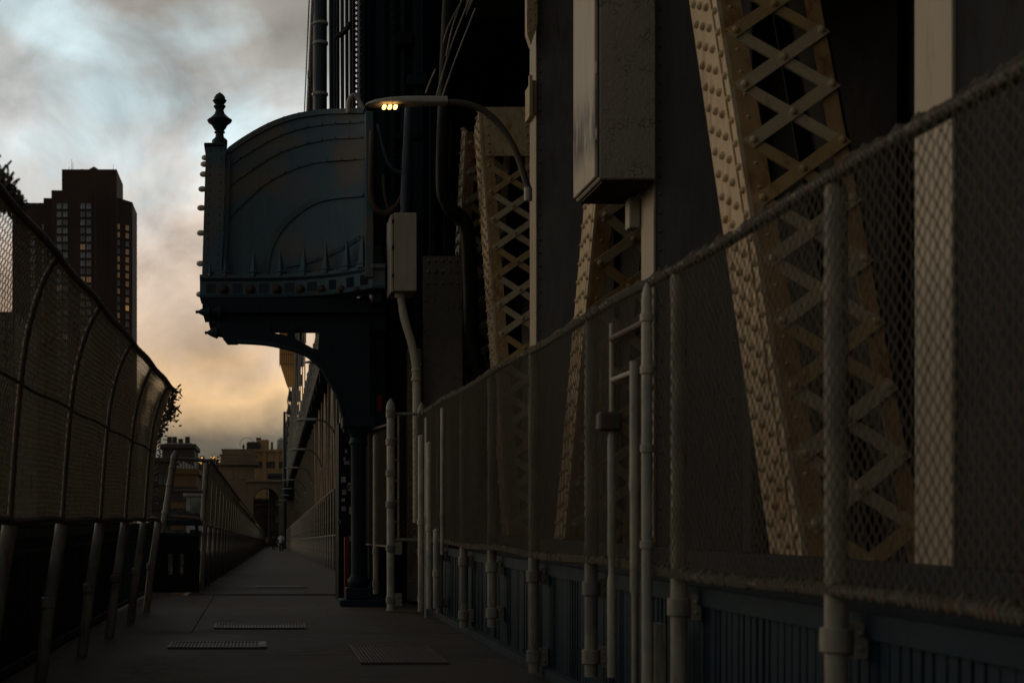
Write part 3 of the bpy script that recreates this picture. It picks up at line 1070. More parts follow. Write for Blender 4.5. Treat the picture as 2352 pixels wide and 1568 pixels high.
# ------------------------------------------------------------------ cross panel on the left where the walkway narrows
JY = 26.0
jp = thing('fence_cross_panel', 'chain-link cross panel on a leaning capped post, left, with buildings showing through', 'fence panel')
A, B = W(373, 1222, JY), W(402, 1040, JY)
d = (B - A).normalized()
mb = MB().lathe([(0, .062), ((B - A).length - .12, .062), ((B - A).length - .1, .072), ((B - A).length - .05, .066), ((B - A).length + .03, .03), ((B - A).length + .05, .004)], A, d, n=14)
p = mb.build('post', 'post', jp, smooth=True)
for u in (.25, .6, .82):
    MB().lathe([(-.03, .066), (-.02, .074), (.02, .074), (.03, .066)], A + (B - A) * u, d, n=14).build('collar', 'post', p)
MB().tube([W(466, 1195, JY), W(474, 1062, JY)], .05, 12).build('post', 'post', jp, smooth=True)
for (q0, q1) in (((402, 1052), (480, 1058)), ((392, 1127), (470, 1128)), ((385, 1184), (468, 1192))):
    MB().tube([W(*q0, JY), W(*q1, JY)], .035, 8).build('rail', 'rail', jp, smooth=True)


def jmap(s, t):
    xl = np.interp(t, [1.38, 2.45], [W(388, 0, JY).x, W(404, 0, JY).x])
    P = np.stack([xl + s, JY + 0.05 + 0 * s, t], -1)
    return P, np.broadcast_to(np.array([0, -1.0, 0]), P.shape).copy()


chain_link('wire_mesh', 0.62, 1.05, jmap, 0.05, 0.0028, jp, t0=1.38)
# solid blue balustrade piece with arched slots
jb = thing('pierced_balustrade', 'near-black blue balustrade panel with three narrow arched slots, left of the walkway bend', 'balustrade')
x0, x1 = W(345, 0, JY).x, W(458, 0, JY).x
slots = [(W(c, 0, JY).x, w_) for c, w_ in ((391, .085), (417, .062), (440, .040))]
zb0, zb1 = W(0, 1318, JY).z, W(0, 1270, JY).z
edges = [x0]
for c, w_ in slots:
    edges += [c - w_ / 2, c + w_ / 2]
edges.append(x1)
for i in range(0, len(edges), 2):
    MB().box(edges[i], edges[i + 1], JY, JY + .06, 0.04, 1.02).build('stile', 'black', jb)
for c, w_ in slots:
    MB().box(c - w_ / 2 + .001, c + w_ / 2 - .001, JY + .003, JY + .057, 0.04, zb0).build('lower_panel', 'black', jb)
    arc = [(c - w_ / 2 + .001, zb1)] + [(c - w_ / 2 * math.cos(a_), zb1 + w_ * .5 * math.sin(a_)) for a_ in np.linspace(.15, math.pi - .15, 7)] + [(c + w_ / 2 - .001, zb1), (c + w_ / 2 - .001, 1.02), (c - w_ / 2 + .001, 1.02)]
    MB().prism(arc[::-1], JY + .003, JY + .057).build('arched_head', 'black', jb)
MB().bevbox(x0 - .02, x1 + .02, JY - .04, JY + .10, 1.022, 1.09, .01).build('cap_rail', 'navy', jb)
MB().bevbox(x0 - .02, x1 + .02, JY - .03, JY + .09, 1.22, 1.32, .01).build('hand_rail', 'navy', jb)
for c in (x0 + .05, x1 - .05):
    MB().box(c - .03, c + .03, JY, JY + .06, 1.09, 1.22).build('rail_stub', 'black', jb)
MB().box(x0, x1, JY - .02, JY + .08, 0.0, 0.038).build('base_rail', 'black', jb)

# ------------------------------------------------------------------ far fences
def far_fence(name, label, X0, lean, y0, y1, pstep, zb, zt, first_white):
    t = thing(name, label, 'fence')

    wm = 'gasket' if lean == 0 else 'wire_lifted'

    def fm(s, tt):
        X = X0 + lean * np.clip((tt - zb) / (zt - zb), 0, 1) ** 1.5 + (s - 26) * 0.0075
        P = np.stack([X, s, tt - (s - 26) * 0.0165], -1)
        return P, np.broadcast_to(np.array([1.0, 0, 0]), P.shape).copy()
    chain_link('wire_mesh', 24, zt - zb, fm, 0.06, 0.0034, t, m=wm, s0=y0, t0=zb)
    chain_link('wire_mesh', 50, zt - zb, fm, 0.12, 0.0055, t, m=wm, s0=y0 + 24, t0=zb)
    chain_link('wire_mesh', y1 - y0 - 74, zt - zb, fm, 0.30, 0.013, t, m=wm, s0=y0 + 74, t0=zb)
    pm = MB().lathe([(0.05, .05), (zb, .05), (zb + .01, .03 if lean == 0 else .012), (zt, .03 if lean == 0 else .012)], (0, 0, 0), n=8).mesh('post', 'post' if lean == 0 else 'post_shaded', True)
    y = y0
    while y < min(y1, 240):
        o = link('post', pm, t, (X0 + drift(y) + (0.0 if lean == 0 else 0.0), y, deck_z(y)))
        if lean:
            o.rotation_euler = (0, math.atan2(lean * .8, zt), 0)
        y += pstep
    for zz in (zb, zt):
        ll = lean * (1 if zz == zt else 0)
        MB().tube([(X0 + ll + drift(y0), y0, zz + deck_z(y0)), (X0 + ll + drift(y1), y1, zz + deck_z(y1))], .028, 8).build('rail', 'rail', t)
    return t


far_fence('far_chain_link_fence', 'long chain-link fence leaning in along the far left of the walkway', -1.10, 0.16, 26.1, 300, 2.3, 1.25, 2.42, True)
far_fence('far_chain_link_fence', 'long chain-link fence on pale posts running away along the far right of the walkway', 2.12, 0.0, 27.0, 300, 2.15, 1.12, 2.55, True)
for nm, X0, lab, y0 in (('far_balustrade', -1.28, 'dark low balustrade with pale balusters below the far left chain-link fence', 26.2), ('far_balustrade', 2.24, 'dark low balustrade behind the pale posts of the far right fence', 27.0)):
    t = thing(nm, lab, 'railing')
    if X0 < 0:
        bm_ = MB().box(-.02, .02, -.035, .035, 0, .30).mesh('baluster', 'post_shaded')
        for k in range(60):
            y = y0 + .3 + k * .42
            link('baluster', bm_, t, (X0 + drift(y), y, deck_z(y) + .78))
    hp_ = .75 if X0 < 0 else 1.0
    MB().hexa([(X0 - .03, y0, deck_z(y0)), (X0 + .03, y0, deck_z(y0)), (X0 + .03 + drift(300), 300, deck_z(300)), (X0 - .03 + drift(300), 300, deck_z(300)),
               (X0 - .03, y0, deck_z(y0) + hp_), (X0 + .03, y0, deck_z(y0) + hp_), (X0 + .03 + drift(300), 300, deck_z(300) + hp_), (X0 - .03 + drift(300), 300, deck_z(300) + hp_)]).build('base_panel', 'navy', t)
    MB().bar((X0, y0, 1.12 + deck_z(y0)), (X0 + drift(300), 300, 1.12 + deck_z(300)), .07, .06).build('rail', 'rail', t)

# ------------------------------------------------------------------ bridge tower with its ornamental balcony
tower = thing('bridge_tower', 'dark blue riveted bridge tower with an ornamental curved balcony over the walkway', 'bridge tower', (0, 0, 0))
TY = 24.2
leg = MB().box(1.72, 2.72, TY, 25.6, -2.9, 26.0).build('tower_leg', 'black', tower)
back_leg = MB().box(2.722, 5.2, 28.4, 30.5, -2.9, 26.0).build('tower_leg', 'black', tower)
# proud vertical ribs and plates on the leg's camera-side face
for (p0, p1, dep, mm, zl) in ((822, 834, .35, 'navy', 0.2), (842, 852, .16, 'black', 0.2), (862, 884, .06, 'navy', 0.2), (893, 906, .20, 'navy', 0.2), (918, 928, .10, 'blue', 0.2), (946, 968, .30, 'navy', 0.2),
                              (985, 998, .14, 'navy', 0.2), (1016, 1030, .28, 'black', 0.2), (1060, 1078, .10, 'navy', 0.2), (1098, 1112, .32, 'black', 0.2), (1150, 1165, .15, 'black', 0.2)):
    yb_, par_ = (TY, leg) if p1 < 970 else (28.4, back_leg)
    xa, xb = W(p0, 0, yb_).x, W(p1, 0, yb_).x
    rb = MB().bevbox(xa, xb, yb_ - dep, yb_ + .02, zl, 25.9, .01).build('rib', mm, par_)
mb = MB()
for pxx in (826, 898, 902, 956):
    x_ = W(pxx, 0, TY).x
    dep = {826: .35, 898: .20, 902: .20, 956: .30, 1022: .28}[pxx]
    z_ = 1.0
    while z_ < 16:
        mb.dome((x_, TY - dep, z_), (0, -1, 0), .022, 6)
        z_ += .14
tag(mb.build('rivets', 'blue', leg, smooth=True), kind='stuff')
for i, (zz, p0, p1, dep) in enumerate(((9.3, 905, 945, .22), (8.6, 930, 975, .3), (7.7, 905, 960, .25), (10.4, 900, 968, .25), (6.2, 930, 965, .2), (11.6, 850, 968, .2))):
    xa, xb = W(p0, 0, TY).x, W(p1, 0, TY).x
    MB().bevbox(xa, xb, TY - dep - .12, TY - .02, zz, zz + random.uniform(.12, .35), .01).build('bracket', 'navy' if i % 2 else 'black', leg)
# riveted connection plate with flaking paint beside the leg
cp = MB().box(W(972, 0, 23.6).x, W(1062, 0, 23.6).x, 23.6, 23.66, W(0, 1200, 23.6).z, W(0, 588, 23.6).z)
for zz in (5.62, 5.44, 5.25, 3.15, 2.98, 2.80, 2.62, 2.44):
    for pp in (984, 1000, 1017, 1034, 1050):
        cp.dome((W(pp, 0, 23.6).x, 23.6, zz), (0, -1, 0), .030, 8)
cp.build('connection_plate', 'flaky_dark', tower)
MB().bevbox(W(935, 0, 23.2).x, W(968, 0, 23.2).x, 23.2, 23.5, 0, W(0, 800, 23.2).z, .01).build('connection_plate', 'flaky_dark', tower)
mb = MB()
rivet_rows(mb, (W(938, 0, 23.2).x, 23.2, 0.3), (0, 0, 1), 3.6, (1, 0, 0), (.03, .12, .20), (0, -1, 0), .024, .13)
tag(mb.build('rivets', 'cream', tower), kind='stuff')

# balcony wall: a coved plate, swinging towards the camera on the right
BY = 22.6


def c2(x, y):
    """enlarged detail of the photo to photo pixels"""
    return ((450 + x / 2.24) * .9408, (180 + y / 2.24) * .9408)


def bal_y(px):
    u = min(max((px - 520) / 330.0, 0), 1)
    return BY - 0.95 * u ** 3


def BP(px, py, off=0.0):
    v = W(px, py, bal_y(px))
    v.y -= off
    return v


top = [c2(*q) for q in ((228, 436), (255, 410), (330, 358), (430, 300), (515, 262), (600, 235), (680, 220), (760, 210), (850, 207), (945, 205))]
tx, ty_ = [q[0] for q in top], [q[1] for q in top]
wall = MB()
nu, nv = 40, 16
vs = []
for back in (0, 1):
    for i in range(nu + 1):
        px = 518 + (846 - 518) * i / nu
        yt = float(np.interp(px, tx, ty_))
        for j in range(nv + 1):
            py = 640 + (yt - 640) * j / nv
            v = BP(px, py)
            v.y += back * .10
            vs.append(v)
fs = []
st = (nu + 1) * (nv + 1)
for i in range(nu):
    for j in range(nv):
        a = i * (nv + 1) + j
        b = a + nv + 1
        fs.append((a, b, b + 1, a + 1))
        fs.append((st + a, st + a + 1, st + b + 1, st + b))
for i in range(nu):
    for j in (0, nv):
        a = i * (nv + 1) + j
        b = a + nv + 1
        fs.append((a, st + a, st + b, b) if j == 0 else (a, b, st + b, st + a))
for i in (0, nu):
    for j in range(nv):
        a = i * (nv + 1) + j
        fs.append((a, a + 1, st + a + 1, st + a) if i == 0 else (a, st + a, st + a + 1, a + 1))
wall.add(vs, fs)
balcony = wall.build('balcony', 'balcony', tower, smooth=True)
arcs = [
    [(240, 432), (255, 412), (330, 360), (430, 302), (515, 264), (600, 237), (680, 222), (760, 212), (850, 209), (945, 207), (985, 207)],
    [(235, 508), (350, 430), (500, 345), (650, 295), (800, 272), (945, 265), (985, 264)],
    [(230, 622), (350, 535), (500, 440), (650, 385), (800, 355), (945, 348), (985, 347)],
    [(222, 808), (330, 700), (450, 595), (600, 520), (750, 480), (955, 465), (985, 464)],
    [(440, 1110), (465, 960), (530, 840), (620, 755), (720, 695), (830, 670), (955, 660), (985, 660)],
    [(560, 1050), (700, 1020), (850, 960), (960, 895)]]
for k, arc in enumerate(arcs):
    pts = [BP(*c2(*q), off=.012) for q in arc]
    sp = smooth_path(pts, 6)
    r_ = (.040, .020, .020, .018, .045, .03)[k]
    rib = MB()
    up_ = Vector((0, -1, 0))
    for a_, b_ in zip(sp[:-1], sp[1:]):
        rib.bar(a_, b_ + (b_ - a_) * .02, r_ * 2, .05 if k in (0, 4) else .03, up=(0, 1, 0))
    dist = 0
    for a_, b_ in zip(sp[:-1], sp[1:]):
        dist += (b_ - a_).length
        if dist > .22:
            dist = 0
            if k != 4:
                rib.dome(b_ + Vector((0, -.02, .0)), (0, -1, 0.5), .018, 6)
            if k == 0:
                rib.dome(b_ + Vector((0, .03, r_)), (0, 0, 1), .022, 6)
    rib.build('moulding', 'balcony', balcony)
# right end strip and left batten
MB().bevbox(W(838, 0, 21.6).x, W(856, 0, 21.6).x, 21.45, 21.75, W(0, 640, 21.6).z, W(0, 262, 21.6).z, .01).build('end_strip', 'balcony', balcony)
MB().bevbox(W(856, 0, 21.7).x, W(878, 0, 21.7).x, 21.75, 22.4, W(0, 690, 21.6).z, W(0, 560, 21.6).z, .01).build('end_block', 'blue', balcony)
# pilaster
z0p, z1p = W(0, 630, 22.4).z, W(0, 336, 22.4).z
xl0, xl1, xr0, xr1 = W(464, 0, 22.4).x, W(473, 0, 22.4).x, W(509, 0, 22.4).x, W(518, 0, 22.4).x
pl = MB().hexa([(xl0, 22.4, z0p), (xr0, 22.4, z0p), (xr0, 23.1, z0p), (xl0, 23.1, z0p), (xl1, 22.4, z1p), (xr1, 22.4, z1p), (xr1, 23.1, z1p), (xl1, 23.1, z1p)])
for i in range(16):
    u = (i + .5) / 16
    zz = z0p + (z1p - z0p) * u
    for q in (.22, .78):
        xx = (xl0 + (xl1 - xl0) * u) * (1 - q) + (xr0 + (xr1 - xr0) * u) * q
        pl.dome((xx, 22.4, zz), (0, -1, 0), .017, 6)
pl.build('pilaster', 'balcony', balcony)
MB().hexa([(xr0 + .005, 22.5, z0p), (xr0 + .075, 22.5, z0p), (xr0 + .075, 22.62, z0p), (xr0 + .005, 22.62, z0p), (xr1 + .005, 22.5, z1p - .12), (xr1 + .075, 22.5, z1p - .12), (xr1 + .075, 22.62, z1p - .12), (xr1 + .005, 22.62, z1p - .12)]).build('batten', 'balcony', balcony)
MB().bevbox(xl1 - .03, xr1 + .01, 22.37, 23.13, z1p + .001, z1p + .05, .01).build('pilaster_cap', 'blue', balcony)
# finial
fz = W(0, 336, 22.4).z + .11
k_ = 1 / 2.24 * .9408 / 145.8
prof = [(395, 42), (357, 44), (350, 42), (335, 25), (313, 21), (310, 30), (304, 30), (300, 22), (285, 34), (265, 45), (252, 64), (240, 70), (226, 50), (205, 29), (185, 22), (172, 28), (166, 34), (160, 33), (155, 22), (145, 30), (131, 40), (127, 33), (112, 30), (98, 20), (85, 2)]
fo = MB().lathe([((395 - a_) * k_ - .06, b_ * k_) for a_, b_ in prof], (W(504, 0, 22.6).x, 22.72, fz), n=18).build('finial', 'blue', balcony, smooth=True)
# lamp globes up the outer edge
for (gx, gy) in ((116, 460), (110, 495), (106, 550), (98, 631), (92, 734), (90, 871), (88, 1038), (86, 1206)):
    q = W(*c2(gx, gy), 22.6)
    gl = MB().lathe([(-.02, .036), (.015, .046), (.055, .046), (.085, .032), (.10, .006)], q + Vector((.035, 0, 0)), (-1, 0, 0), n=12).build('lamp_globe', 'globe', balcony, smooth=True)
    MB().lathe([(0, .052), (.035, .052), (.05, .036)], q + Vector((.10, 0, 0)), (-1, 0, 0), n=12).build('globe_base', 'navy', balcony)
# cornice: follows the cove
path = [(462, 0), (520, 0), (600, 0), (680, 0), (740, 0), (790, 0), (830, 0), (858, 0), (882, 0)]


def sweep(name, prof, mm, parent):
    """prof: (outwards, py at the left end); swept along the balcony's front"""
    mb = MB()
    n = len(prof)
    pts = np.linspace(460, 882, 30)
    vs = []
    for px in pts:
        base = W(px, 0, bal_y(px))
        for o_, py in prof:
            rise = 14 * max(0, (px - 600) / 282) ** 1.2 * 0
            vs.append((base.x, base.y - .10 - o_, W(0, py, BY).z))
    fs = []
    for i in range(len(pts) - 1):
        for j in range(n):
            j2 = (j + 1) % n
            fs.append((i * n + j, i * n + j2, (i + 1) * n + j2, (i + 1) * n + j))
    fs.append(tuple(range(n - 1, -1, -1)))
    fs.append(tuple(range((len(pts) - 1) * n, len(pts) * n)))
    mb.add(vs, fs)
    return mb.build(name, mm, parent, recalc=True)


sweep('cornice', [(-.55, 688), (.10, 688), (.12, 682), (.06, 678), (.06, 650), (.13, 644), (.13, 636), (-.55, 636)], 'balcony', balcony)
for (gx, rr) in ((215, 27), (362, 27), (507, 27), (635, 26), (752, 24), (860, 21), (945, 18)):
    px, py = c2(gx, 1180)
    q = W(px, py, bal_y(px) - .16)
    sc_ = rr / 2.24 * .9408 * 22.4 / F
    MB().lathe([(0, sc_ * 1.1), (.02, sc_ * 1.05), (.03, sc_ * .8), (.05, sc_ * .75), (.075, sc_ * .5), (.085, sc_ * .15)], (q.x, bal_y(px) - .16, q.z), (0, -1, 0), n=14).build('rosette', 'hose', balcony, smooth=True)
tri = [145, 290, 435, 573, 697, 808, 905, 980]
for gx in tri:
    for k_ in range(5):
        px, py0 = c2(gx + (k_ - 2) * (11 if gx < 700 else 8), 1158)
        _, py1 = c2(0, 1208)
        y_ = bal_y(px) - .16
        MB().box(W(px, 0, y_).x - .008, W(px, 0, y_).x + .008, y_ - .014, y_ + .02, W(0, py1, BY).z, W(0, py0, BY).z).build('fluting_bar', 'blue', balcony)
for (gx, tipy) in ((140, 985), (225, 985), (380, 978), (525, 975), (655, 965), (775, 958), (890, 950), (975, 942)):
    px, _ = c2(gx, 0)
    y_ = bal_y(px) - .18
    zt = W(0, c2(0, tipy)[1], BY).z
    zb = W(0, 640, BY).z
    x_ = W(px, 0, y_).x
    MB().lathe([(zb, .10), (zb + .05, .10), (zb + .06, .12), (zb + .08, .085), (zb + .10, .065), (zt - .05, .016), (zt, .003)], (x_, y_ + .02, 0), n=4).build('spike', 'balcony', balcony)
# platform, soffit steps and bracket under the balcony
xr = 1.95
MB().box(W(466, 0, 22.4).x, xr, 22.2, 23.3, W(0, 722, 22.4).z, W(0, 689.5, 22.4).z).build('platform', 'navy', tower)
MB().box(W(480, 0, 22.4).x, xr, 22.35, 22.95, W(0, 745, 22.4).z, W(0, 722.5, 22.4).z).build('soffit', 'navy', tower)
MB().box(W(505, 0, 22.4).x, xr, 22.32, 22.55, W(0, 762, 22.4).z, W(0, 745.5, 22.4).z).build('soffit', 'navy', tower)
lower = [(546, 782), (610, 786), (661, 796), (704, 811), (735, 836), (758, 870), (778, 909), (790, 955), (795, 990)]
upper = [(622, 763.5), (645, 767), (661, 772), (690, 784), (718, 799)]


def zx(q, Y):
    v = W(q[0], q[1], Y)
    return (v.x, v.z)


for Yb in (22.1,):
    arch = [zx(q, 22.1) for q in ([(500, 744), (512, 775), (522, 787), (546, 787)] + lower + [(850, 990), (850, 744.5), (735, 744.5), (730, 803)] + upper[::-1] + [(620, 744.5), (548, 744.5)])]
    br = MB().prism(arch, Yb, Yb + .28).build('bracket', 'navy', tower, recalc=True)
    MB().box(W(660, 0, 22.1).x, W(678, 0, 22.1).x, Yb + .03, Yb + .25, W(0, 781, 22.1).z, W(0, 744, 22.1).z).build('strut', 'navy', br)
    pts = [W(q[0] - 2, q[1] + 3, 22.1) for q in lower]
    for p_ in pts:
        p_.y = Yb + .0
    MB().tube(smooth_path(pts, 5), .035, 8).build('arch_moulding', 'blue', br, smooth=True)
    # spear points at the tip
    for (tipx, tipy, bx_, yy) in ((448, 713, 492, 716), (469, 761, 508, 764)):
        tp = W(tipx, tipy, 22.1)
        be = W(bx_, tipy, 22.1)
        ln = be.x - tp.x
        MB().lathe([(0, .012), (.02, .030), (.04, .020), (ln * .35, .055), (ln * .75, .10), (ln * .80, .07), (ln, .075), (ln + .1, .12)], (tp.x, Yb + .15, tp.z), (1, 0, 0), n=10).build('spear_point', 'navy', br, smooth=True)
# curved brace and column standing on the walkway
colm = MB()
cx_, cy_ = W(824, 0, 22.0).x, 22.1
colm.lathe([(0.28, .14), (.33, .17), (.40, .17), (.46, .12), (.5, .115), (2.45, .115), (2.52, .15), (2.60, .12), (2.66, .15), (2.74, .21)], (cx_, cy_, 0), n=18)
colm = colm.build('column', 'navy', tower, smooth=True)
MB().bevbox(cx_ - .26, cx_ + .26, cy_ - .26, cy_ + .26, 2.745, 2.92, .015).build('capital', 'navy', colm)
MB().bevbox(cx_ - .30, cx_ + .42, cy_ - .3, cy_ + .3, 0.0, .10, .012).build('base_plate', 'slat', colm)
MB().bevbox(cx_ - .2, cx_ + .2, cy_ - .2, cy_ + .2, .102, .28, .012).build('plinth', 'navy', colm)
# wall behind the column, covered in stickers
MB().box(W(772, 0, 24).x, W(812, 0, 24).x, 23.2, 24.3, 0.0, 2.9).build('tower_wall', 'black', tower)
for i in range(14):
    px = random.uniform(776, 806)
    zz = random.uniform(.9, 2.6)
    w_, h_ = random.uniform(.03, .09), random.uniform(.03, .12)
    x_ = W(px, 0, 23.2).x
    MB().box(x_ - w_ / 2, x_ + w_ / 2, 23.194, 23.199, zz, zz + h_).build('sticker', 'sticker', tower)
MB().bevbox(W(791, 0, 22.8).x, W(803, 0, 22.8).x, 22.78, 22.9, 0.05, 1.05, .008).build('red_strip', 'red', tower)
q0 = W(861, 914, 23.1)
q1 = W(871, 950, 23.1)
MB().box(q0.x, q1.x, 22.6, 22.605, q1.z, q0.z).build('red_sticker', 'redsign', tower)
MB().box(W(845, 0, 22.9).x, W(880, 0, 22.9).x, 22.606, 24.2, 0.1, W(0, 700, 22.9).z).build('pier', 'navy', tower)
# right-angle bracket blue bars in the shadow
MB().bar((1.0, 23.4, 4.3), (1.75, 23.4, 2.95), .09, .09, up=(0, 1, 0)).build('strut', 'navy', tower)

# ------------------------------------------------------------------ cables, pipes and hoses by the tower
pp = thing('stay_pipe', 'thick banded grey pipe rising vertically above the balcony, left of the cable bundle', 'pipe')
A = W(735, 258, 25.2)
pm = MB().lathe([(7.6, .125), (8.8, .125), (26, .125)], (A.x, 25.2, 0), n=16).build('pipe', 'pipe', pp, smooth=True)
for zz in (8.85, 9.75, 10.1):
    MB().lathe([(zz - .03, .13), (zz - .02, .145), (zz + .02, .145), (zz + .03, .13)], (A.x, 25.2, 0), n=16).build('band', 'lamp', pm)
t = thing('cable_bundle', 'bundle of vertical dark suspender cables above the balcony roof', 'cables')
for px in (757, 765, 773, 783, 794, 803, 811):
    x_ = W(px, 0, 25.2).x
    MB().tube([(x_ + .03, 25.2 + .05 * math.sin(px), 7.6), (x_, 25.2 + .05 * math.sin(px), 17), (x_ - .02, 25.25, 26)], .033 if px < 805 else .02, 8).build('cable', 'pipe', t, smooth=True)
q = [W(770, 88, 25.0), W(775, 84, 25), W(785, 78, 25), W(795, 68, 25), W(803, 54, 25)]
MB().tube(smooth_path(q, 4), [.02] + [.05] * 14 + [.06, .07], 8).build('tied_wrap', 'hose', t, smooth=True)
t = thing('thin_wires', 'two thin knotted wires hanging beside the banded pipe against the sky', 'wires')
for (a, b) in (((718, -40), (709, 258)), ((721, -40), (713, 258))):
    pts = [W(a[0] + (b[0] - a[0]) * u + random.uniform(-.6, .6), a[1] + (b[1] - a[1]) * u, 24.9) for u in np.linspace(0, 1, 24)]
    MB().tube(pts, .007, 5).build('wire', 'gasket', t)
MB().bevbox(W(706, 0, 24.9).x, W(713, 0, 24.9).x, 24.85, 24.92, W(0, 181, 24.9).z, W(0, 164, 24.9).z, .01).build('insulator', 'lamp', t)
MB().tube(smooth_path([W(713, 190, 24.9), W(717, 205, 24.9), W(720, 214, 24.9), W(724, 216, 25)], 4), .008, 5).build('wire', 'gasket', t)
# expanded-metal ladder edge next to the cables
t = thing('lattice_strip', 'dark perforated lattice strip running up the tower edge beside the cables', 'lattice strip')
x_ = W(820, 0, 24.6).x
for xx in (x_ - .06, x_ + .06):
    MB().tube([(xx, 24.6, 7.0), (xx, 24.6, 26)], .02, 6).build('stringer', 'gasket', t)
z_ = 7.2
k = 0
mb = MB()
while z_ < 16:
    mb.bar((x_ - .06, 24.6, z_), (x_ + .06, 24.6, z_ + .09), .022, .012, up=(0, 1, 0))
    mb.bar((x_ + .06, 24.61, z_), (x_ - .06, 24.61, z_ + .09), .022, .012, up=(0, 1, 0))
    z_ += .09
tag(mb.build('lattice', 'gasket', t), kind='stuff')
# hooked grey pipe and hoses
hp = MB().tube(smooth_path([W(800, 260, 21.9), W(801, 235, 21.9), W(808, 221, 21.9), W(818, 222, 21.9), W(832, 245, 21.9), W(848, 280, 21.9), W(856, 305, 21.9)], 6), .036, 10).build('hooked_pipe', 'lamp', None, smooth=True)
tag(hp, 'grey pipe hooked over the top right corner of the balcony', 'pipe')
hoses = [([(856, 300), (853, 380), (852, 440), (862, 478), (885, 490), (905, 478)], .050, 'hose', 'thick brown hose looping down behind the cream cabinet'),
         ([(868, 285), (880, 340), (895, 380), (915, 395), (930, 392)], .030, 'pipe', 'thin dark cable sagging under the lit street lamp head'),
         ([(880, 400), (884, 450), (895, 482), (912, 470), (925, 445)], .030, 'hose', 'small brown hose looping inside the thick one above the cabinet')]
for pts, r_, mm, lab in hoses:
    o = MB().tube(smooth_path([W(a, b, 21.4) for a, b in pts], 8), r_, 10).build('hose', mm, None, smooth=True)
    tag(o, lab, 'hose')
o = MB().tube([W(929, 500, 21.2), W(933, 400, 21.2), W(941, 235, 21.2)], .07, 12).build('riser_pipe', 'pipe', None, smooth=True)
tag(o, 'blue-grey riser pipe standing on top of the small cream cabinet', 'pipe')
o = MB().tube(smooth_path([W(1035, -30, 22.3), W(1018, 380, 22.3), W(1030, 470, 22.3), W(1070, 520, 22.3), W(1080, 640, 22.3), W(1085, 790, 22.3), W(1105, 880, 22.3), W(1112, 1100, 22.3)], 8), .12, 12).build('trunk_cable', 'black', None, smooth=True)
tag(o, 'thick black trunk cable snaking down between tower and truss', 'cable')
for i, (a, b, c) in enumerate((((1068, -20), (1040, 60), (1025, 130)), ((1078, 0), (1035, 110), (1000, 230)), ((1092, 20), (1045, 140), (1010, 240)), ((1062, 0), (1030, 60), (1018, 100)), ((1000, 160), (985, 195), (978, 215)))):
    o = MB().tube(smooth_path([W(*a, 20.8), W(*b, 20.8), W(*c, 20.8)], 6), .013, 6).build('slanting_cable', 'post', None, smooth=True)
    tag(o, ['slanting thin cable high beside the tower, nearest the top edge', 'long slanting thin cable beside the tower, middle of three', 'lowest slanting thin cable beside the tower above the lamp', 'short slanting thin cable beside the tower, upper left', 'short stub of slanting cable left of the others'][i], 'cable', 'slanting cables beside the tower')

# ------------------------------------------------------------------ cabinets
cab = thing('electrical_cabinet', 'large hanging cream cabinet with peeling paint on the truss post', 'cabinet', (2.9, 12.2, W(0, 412, 12.2).z))
bx = MB().bevbox(0.0, 0.485, 0.0, 0.90, 0.0, 6.0, .012).build('body', 'flaky', cab)
dr = MB().bevbox(-0.03, -0.001, 0.05, 0.88, 0.03, 5.98, .008).build('door', 'smear', cab)
for zz in (.35, .92, 1.55, 2.4):
    MB().bevbox(-.022, -.001, .022, .048, zz, zz + .10, .004).build('hinge', 'box', dr)
MB().box(-.012, -.001, .005, .02, 0.02, 5.9).build('seam', 'gasket', bx)
MB().box(.03, .46, .03, .87, -.02, -.0005).build('bottom_plate', 'gasket', bx)
MB().bevbox(.40, .497, .55, .70, -.30, -.022, .008).build('conduit_entry', 'box', bx)
cab2 = thing('electrical_cabinet', 'small cream cabinet with a bubbled side, on a bent pipe by the tower', 'cabinet', (W(905, 0, 20.9).x, 20.9, W(0, 668, 20.9).z))
bx = MB().bevbox(0.0, .335, 0.0, .72, 0.0, 1.15, .012).build('body', 'box', cab2)
MB().bevbox(-.045, -.001, .02, .70, -.01, 1.13, .01).build('door', 'flaky', cab2)
MB().box(-.008, -.0005, .004, .018, .02, 1.12).build('seam', 'gasket', bx)
for zz in (.2, .62, 1.0):
    MB().bevbox(-.03, -.001, -.006, .016, zz, zz + .05, .003).build('hinge', 'gasket', bx)
pts = smooth_path([W(920, 672, 21.1), W(923, 700, 21.1), W(931, 740, 21.1), W(946, 790, 21.1), W(955, 840, 21.1), W(957, 880, 21.1), W(958, 1200, 21.1)], 6)
pt = MB().tube(pts, [.055] * 8 + [.062] * (len(pts) - 8), 14).build('conduit_pipe', 'box', cab2, smooth=True)
pt.matrix_parent_inverse = Matrix.Translation(-Vector(cab2.location))
c = W(919, 676, 21.1)
k = MB().lathe([(-.05, .07), (-.03, .08), (0.02, .08), (.03, .06)], c, n=14).build('collar', 'box', cab2, smooth=True)
k.matrix_parent_inverse = Matrix.Translation(-Vector(cab2.location))
c = W(956, 860, 21.1)
k = MB().lathe([(-.1, .066), (-.09, .076), (-.05, .076), (-.04, .066), (.04, .066), (.05, .076), (.09, .076), (.1, .066)], c, n=14).build('collar', 'box', cab2, smooth=True)
k.matrix_parent_inverse = Matrix.Translation(-Vector(cab2.location))

